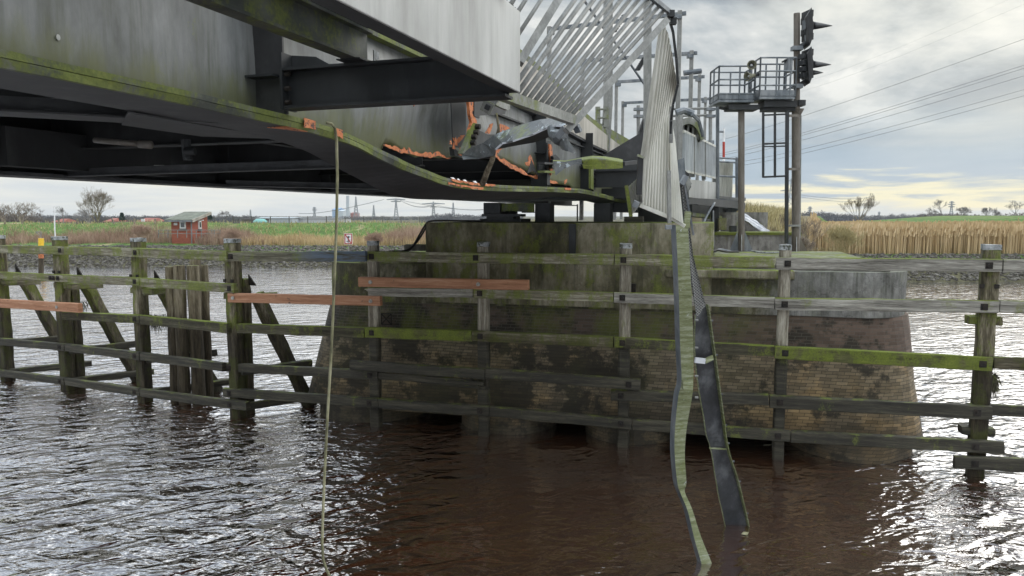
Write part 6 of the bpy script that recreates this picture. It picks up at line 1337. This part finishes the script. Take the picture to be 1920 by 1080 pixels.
# conifers
for px, yb, yt, lab in ((229, 415, 400, 'dark pointed conifer near the red roofed farmhouses'), (394, 412, 402, 'small dark conifer just right of the hut')):
    b = P(px, yb, 160); t = empty('conifer', b, lab, 'tree'); h_ = P(px, yt, 160).z - b.z; mb = MB(); mb.tube([b, b + Vector((0, 0, h_ * .3))], .15, 6); mb.build('trunk', M['branch'], t)
    mb = MB()
    for k in range(420):
        z = R.random() ** .8; rr = (1 - z) * h_ * .32 + .1; a = R.uniform(0, 6.28); c = b + Vector((rr * math.cos(a) * R.random() ** .4, rr * math.sin(a), h_ * (.1 + .9 * z))); s_ = .28
        mb.add([c + Vector((R.uniform(-s_, s_), R.uniform(-s_, s_), R.uniform(-s_, s_))) for _ in range(3)], [(0, 1, 2)])
    mb.build('crown', M['conifer'], t)
# far woods as one mass
def wood(name, px0, px1, Y, ytops, n, mat, zb=.3):
    mb = MB(); wpx = (px1 - px0) / F * Y
    for k in range(n):
        px = R.uniform(px0, px1); i = (px - px0) / (px1 - px0) * (len(ytops) - 1); a = ytops[int(i)]; b = ytops[min(int(i) + 1, len(ytops) - 1)]; yt = a + (b - a) * (i - int(i)); y_ = Y * R.uniform(.95, 1.1)
        base = P(px, 410, y_); base.z = zb; ht = (P(px, yt, Y).z - zb) * (.86 + .22 * noise.noise(Vector((px * .09, 0, 0))) + R.uniform(-.12, .06)); w_ = max(1.0, ht * .35)
        for q in range(10):
            f_ = R.random(); c = base + Vector((R.gauss(0, w_ * .4), R.gauss(0, 1), ht * f_)); s_ = w_ * .38 * (1.2 - f_ * .8)
            mb.add([c + Vector((R.uniform(-s_, s_), R.uniform(-s_, s_) * .4, R.uniform(-s_, s_) * 1.5)) for _ in range(4)], [(0, 1, 2), (0, 2, 3)])
    return tag(mb.build(name, M[mat]), kind='stuff')
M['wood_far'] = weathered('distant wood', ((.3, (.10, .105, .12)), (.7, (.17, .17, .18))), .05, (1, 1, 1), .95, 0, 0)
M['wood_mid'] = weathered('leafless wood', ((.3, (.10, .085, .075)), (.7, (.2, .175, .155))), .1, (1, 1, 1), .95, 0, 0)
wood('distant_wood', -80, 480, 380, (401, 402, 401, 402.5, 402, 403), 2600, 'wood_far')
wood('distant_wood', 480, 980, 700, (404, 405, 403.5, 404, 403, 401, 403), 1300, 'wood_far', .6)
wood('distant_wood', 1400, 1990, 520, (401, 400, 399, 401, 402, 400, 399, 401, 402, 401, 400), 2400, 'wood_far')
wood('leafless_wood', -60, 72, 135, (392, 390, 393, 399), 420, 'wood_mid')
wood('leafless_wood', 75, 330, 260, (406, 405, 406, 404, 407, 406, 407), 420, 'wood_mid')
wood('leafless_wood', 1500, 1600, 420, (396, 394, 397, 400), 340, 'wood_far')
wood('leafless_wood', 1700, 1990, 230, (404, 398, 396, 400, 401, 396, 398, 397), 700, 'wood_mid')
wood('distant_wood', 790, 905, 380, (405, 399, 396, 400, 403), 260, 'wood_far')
# farmhouses with red roofs
for px, w_, yt, yb, Y, lab in ((106, 17, 410, 418, 190, 'low building with an orange red roof behind the thin white pole'), (202, 15, 409, 417, 190, 'red roofed farmhouse just right of the largest tree'), (272, 30, 408.5, 417, 200, 'widest red roofed farmhouse between largest tree and hut'), (313, 10, 409, 416, 210, 'small red roofed farmhouse partly hidden beside the hut')):
    c = P(px, yb, Y); hw = w_ / F * Y / 2 * 1.0; h_ = P(px, yt, Y).z - c.z; t = empty('farmhouse', c, lab, 'house', 'farmhouses on the left horizon')
    mb = MB(); mb.hexa([Vector(q) for q in ((c.x - hw * .95, Y, c.z - 1), (c.x + hw * .95, Y, c.z - 1), (c.x + hw * .95, Y + 8, c.z - 1), (c.x - hw * .95, Y + 8, c.z - 1), (c.x - hw * .95, Y, c.z + h_ * .25), (c.x + hw * .95, Y, c.z + h_ * .25), (c.x + hw * .95, Y + 8, c.z + h_ * .25), (c.x - hw * .95, Y + 8, c.z + h_ * .25))]); mb.build('wall', M['far_dark'], t)
    mb = MB(); mb.add([(c.x - hw, Y - .4, c.z + h_ * .2), (c.x + hw, Y - .4, c.z + h_ * .2), (c.x + hw, Y + 8.4, c.z + h_ * .2), (c.x - hw, Y + 8.4, c.z + h_ * .2), (c.x - hw * .8, Y + 4, c.z + h_), (c.x + hw * .8, Y + 4, c.z + h_)], [(0, 1, 5, 4), (2, 3, 4, 5), (1, 2, 5), (3, 0, 4), (0, 3, 2, 1)]); rf = mb.build('roof', M['roof_red'], t)
    if w_ > 20: mb = MB(); mb.box((c.x - hw * .1, Y - .6, c.z + h_ * .35), .9, .3, 1.0); mb.build('gable_window', M['white'], rf)
# barns, greenhouse sheds, dome, plant
def blockthing(nm, px0, px1, yt, yb, Y, mat, lab, cat, roof=None, dep=20):
    a = P(px0, yb, Y); b = P(px1, yt, Y); t = empty(nm, Vector(((a.x + b.x) / 2, Y, a.z)), lab, cat); z0 = a.z - 2
    mb = MB(); mb.hexa([Vector(q) for q in ((a.x, Y, z0), (b.x, Y, z0), (b.x, Y + dep, z0), (a.x, Y + dep, z0), (a.x, Y, b.z), (b.x, Y, b.z), (b.x, Y + dep, b.z), (a.x, Y + dep, b.z))]); mb.build('wall', M[mat], t)
    z1 = b.z; r_ = (z1 - a.z) * .25; mb = MB(); mb.add([(a.x - .5, Y - .5, z1), (b.x + .5, Y - .5, z1), (b.x + .5, Y + dep, z1), (a.x - .5, Y + dep, z1), (a.x - .5, Y + dep / 2, z1 + r_), (b.x + .5, Y + dep / 2, z1 + r_)], [(0, 1, 5, 4), (2, 3, 4, 5), (1, 2, 5), (3, 0, 4), (0, 3, 2, 1)]); mb.build('roof', M[roof or mat], t)
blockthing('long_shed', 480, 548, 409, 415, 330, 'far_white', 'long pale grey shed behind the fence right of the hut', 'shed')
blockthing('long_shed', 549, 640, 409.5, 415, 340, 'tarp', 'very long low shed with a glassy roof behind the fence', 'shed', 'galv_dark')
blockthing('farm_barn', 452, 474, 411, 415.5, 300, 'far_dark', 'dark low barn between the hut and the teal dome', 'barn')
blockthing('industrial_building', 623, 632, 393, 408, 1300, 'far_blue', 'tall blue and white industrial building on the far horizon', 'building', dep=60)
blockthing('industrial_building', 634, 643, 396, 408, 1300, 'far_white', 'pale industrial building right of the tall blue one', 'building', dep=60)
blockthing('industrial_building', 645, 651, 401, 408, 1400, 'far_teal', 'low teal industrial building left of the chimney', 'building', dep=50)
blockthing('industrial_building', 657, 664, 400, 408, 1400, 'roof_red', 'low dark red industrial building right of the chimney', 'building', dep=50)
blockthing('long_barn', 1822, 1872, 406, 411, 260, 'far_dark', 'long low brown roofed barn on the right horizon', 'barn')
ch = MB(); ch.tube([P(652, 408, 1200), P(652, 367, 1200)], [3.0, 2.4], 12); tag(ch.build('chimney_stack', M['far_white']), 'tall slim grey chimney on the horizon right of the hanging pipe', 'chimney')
dm = MB(); vs = []; c = P(488, 415.5, 290); rx_ = 13 / F * 290; hz_ = P(488, 408, 290).z - c.z
rings_ = 5
for j in range(rings_ + 1):
    for i in range(20): a = 2 * math.pi * i / 20; f_ = j / rings_; vs.append(c + Vector((rx_ * math.cos(a) * math.cos(f_ * 1.5), rx_ * math.sin(a) * math.cos(f_ * 1.5), hz_ * math.sin(f_ * 1.5) - .3)))
dm.add(vs, [(j * 20 + i, j * 20 + (i + 1) % 20, (j + 1) * 20 + (i + 1) % 20, (j + 1) * 20 + i) for j in range(rings_) for i in range(20)]); tag(dm.build('teal_dome', M['far_teal'], smooth=True), 'low teal dome roof on the horizon behind the fence', 'dome')
# fence along the dike crest
fc = empty('dike_fence', P(500, 416, 88), 'low wire fence with thin dark posts along the dike crest', 'fence')
for px in list(range(402, 800, 35)): mb = MB(); b = P(px, 415.5, 88); mb.bar(b + Vector((0, 0, -.4)), P(px, 405.5, 88), .09, .09); mb.build('post', M['far_dark'], fc)
for py in (407, 410): mb = MB(); mb.tube([P(398, py, 88), P(600, py, 88), P(800, py, 88)], .02, 4); mb.build('wire', M['far_dark'], fc)
fc = empty('pasture_fence', P(150, 418, 88), 'row of crooked weathered wooden fence stakes on the dike crest at left', 'fence')
for px, tl in ((9, 0), (42, 0), (110, 0), (145, 0), (212, -.5), (252, 0), (291, 0)): mb = MB(); mb.bar(P(px + 4 * tl * -1, 420, 86), P(px + 4 * tl, 410, 86), .14, .14); mb.build('post', M['branch'], fc)
bn = empty('bench_frame', P(443, 418, 84), 'small dark bench like frame on the dike crest right of the hut', 'frame'); mb = MB(); 
for x in (438.5, 448): mb.bar(P(x, 419, 84), P(x, 411, 84), .1, .1)
mb.build('upright', M['far_dark'], bn); mb = MB(); mb.bar(P(438, 412.5, 84), P(449, 412, 84), .1, .1); mb.bar(P(438, 418, 84), P(449, 418, 84), .5, .08); mb.build('slat', M['far_dark'], bn)
# pylons
def pylon(px, yb, yt, Y, lab, arms=((.93, .30), (.80, .42), (.66, .36)), mat='pylon', rk=1.0):
    b = P(px, yb, Y); hh = P(px, yt, Y).z - b.z; t = empty('transmission_tower', b, lab, 'transmission tower', 'transmission towers on the horizon'); mb = MB(); w0 = hh * .11; r = .0005 * Y * rk
    def wd(z): return w0 * (1 - z) ** 1.3 + hh * .012
    lv = [0, .16, .3, .43, .55, .66, .76, .85, .93, 1]
    for z0, z1 in zip(lv, lv[1:]):
        for sx in (-1, 1): mb.tube([b + Vector((sx * wd(z0), 0, hh * z0)), b + Vector((sx * wd(z1), 0, hh * z1))], r * 1.3, 4)
        mb.tube([b + Vector((-wd(z0), 0, hh * z0)), b + Vector((wd(z1), 0, hh * z1))], r * .8, 3); mb.tube([b + Vector((wd(z0), 0, hh * z0)), b + Vector((-wd(z1), 0, hh * z1))], r * .8, 3)
    mb.build('lattice_mast', M[mat], t)
    for z, l in arms:
        mb = MB(); mb.tube([b + Vector((-hh * l / 2, 0, hh * z)), b + Vector((hh * l / 2, 0, hh * z))], r * 1.2, 4); mb.tube([b + Vector((-hh * l / 2, 0, hh * z)), b + Vector((0, 0, hh * (z + .05))), b + Vector((hh * l / 2, 0, hh * z))], r * .8, 4); mb.build('cross_arm', M[mat], t)
pylon(743, 411, 374, 420, 'larger lattice pylon with wide arm near the centre of the left horizon', ((1.0, .95), (.9, .5)))
pylon(813, 411, 378, 520, 'lattice pylon with wide arm left of the concrete pedestal', ((.88, 1.3), (.7, .4)))
pylon(590, 408, 388, 900, 'small pylon on the horizon right of the long pale shed'); pylon(470, 406, 393, 1000, 'tiny slim pylon between the hut and the long pale shed', ((.8, .2),))
pylon(668, 408, 369, 1100, 'slim lattice mast just right of the horizon chimney', ((.7, .08),)); pylon(850, 408, 380, 900, 'thin mast on the horizon just left of the bearing', ((.6, .1),))
pylon(701, 408, 385, 1000, 'thin antenna mast with pale base left of the larger pylon', ((.3, .1),))
pylon(1482, 410, 335, 210, 'tall pale pylon standing behind the ladder frame', ((.70, .55), (.95, .15))); pylon(1518, 408, 387, 900, 'small pylon right of the taller brown mast'); pylon(1783, 408, 377, 700, 'small pylon between the two right horizon trees'); pylon(1435, 409, 385, 900, 'faint small pylon left of the ladder frame'); pylon(1648, 408, 397, 1200, 'tiny faint pylon right of the slender fan shaped tree')
# power lines
def sagline(a, b, sag, r, lab, grp='power lines crossing the right sky'):
    p, q = P(*a), P(*b); pts = [p.lerp(q, i / 30) + Vector((0, 0, -4 * sag * (i / 30) * (1 - i / 30))) for i in range(31)]; mb = MB(); mb.tube(pts, [r * (1 + 3 * i / 30) for i in range(31)], 5); return tag(mb.build('power_line', M['wire']), lab, 'power line', grp)
for a, b, lab in (((1990, 48, 90), (1345, 264, 330), 'topmost dark power line across the right sky'), ((1990, 100, 90), (1345, 289, 330), 'upper line of the middle power line pair'), ((1990, 106, 90), (1345, 293, 330), 'second power line just under the upper line of the middle pair'), ((1990, 121, 90), (1345, 300, 330), 'lower line of the middle group of three'), ((1990, 148, 90), (1390, 303, 330), 'upper one of the two lowest power lines'), ((1990, 160, 90), (1390, 310, 330), 'lowest power line of the right sky')):
    sagline(a, b, 1.0, .022, lab)
sagline((1990, -22, 90), (1500, 172, 330), 1, .007, 'faint thin power line high in the right sky'); sagline((1900, -5, 120), (1520, 150, 330), 1, .007, 'faintest highest power line of the right sky')
for y0, y1 in ((368, 377), (372, 383)): sagline((1484, y0 - 5, 210), (1640, y1 - 10, 600), 2, .05, 'dark line sagging right from the pale pylon' if y0 == 368 else 'second dark line sagging right from the pale pylon')
sagline((746, 374, 420), (905, 393, 700), 2, .10, 'sagging line between the two wide armed pylons and the bearing'); sagline((748, 374, 420), (813, 383, 520), 3, .10, 'short line linking the two wide armed pylons'); sagline((720, 374, 420), (560, 400, 1200), 3, .12, 'distant line going left from the larger pylon'); sagline((813, 383, 520), (915, 392, 600), 2, .10, 'distant line going right from the second wide armed pylon')

# low air haze, closed box round the whole place
def haze():
    mb = MB(); mb.box((0, 900, 62), 7400, 1960, 130)
    m = bpy.data.materials.new('haze air'); m.use_nodes = True; nt = m.node_tree; nt.nodes.clear(); o_ = nt.nodes.new('ShaderNodeOutputMaterial'); v = nt.nodes.new('ShaderNodeVolumePrincipled')
    v.inputs['Color'].default_value = (.86, .9, .95, 1); v.inputs['Density'].default_value = .00012; nt.links.new(v.outputs[0], o_.inputs['Volume'])
    return tag(mb.build('haze', m), kind='stuff')
USE_HAZE = True
if USE_HAZE: haze()
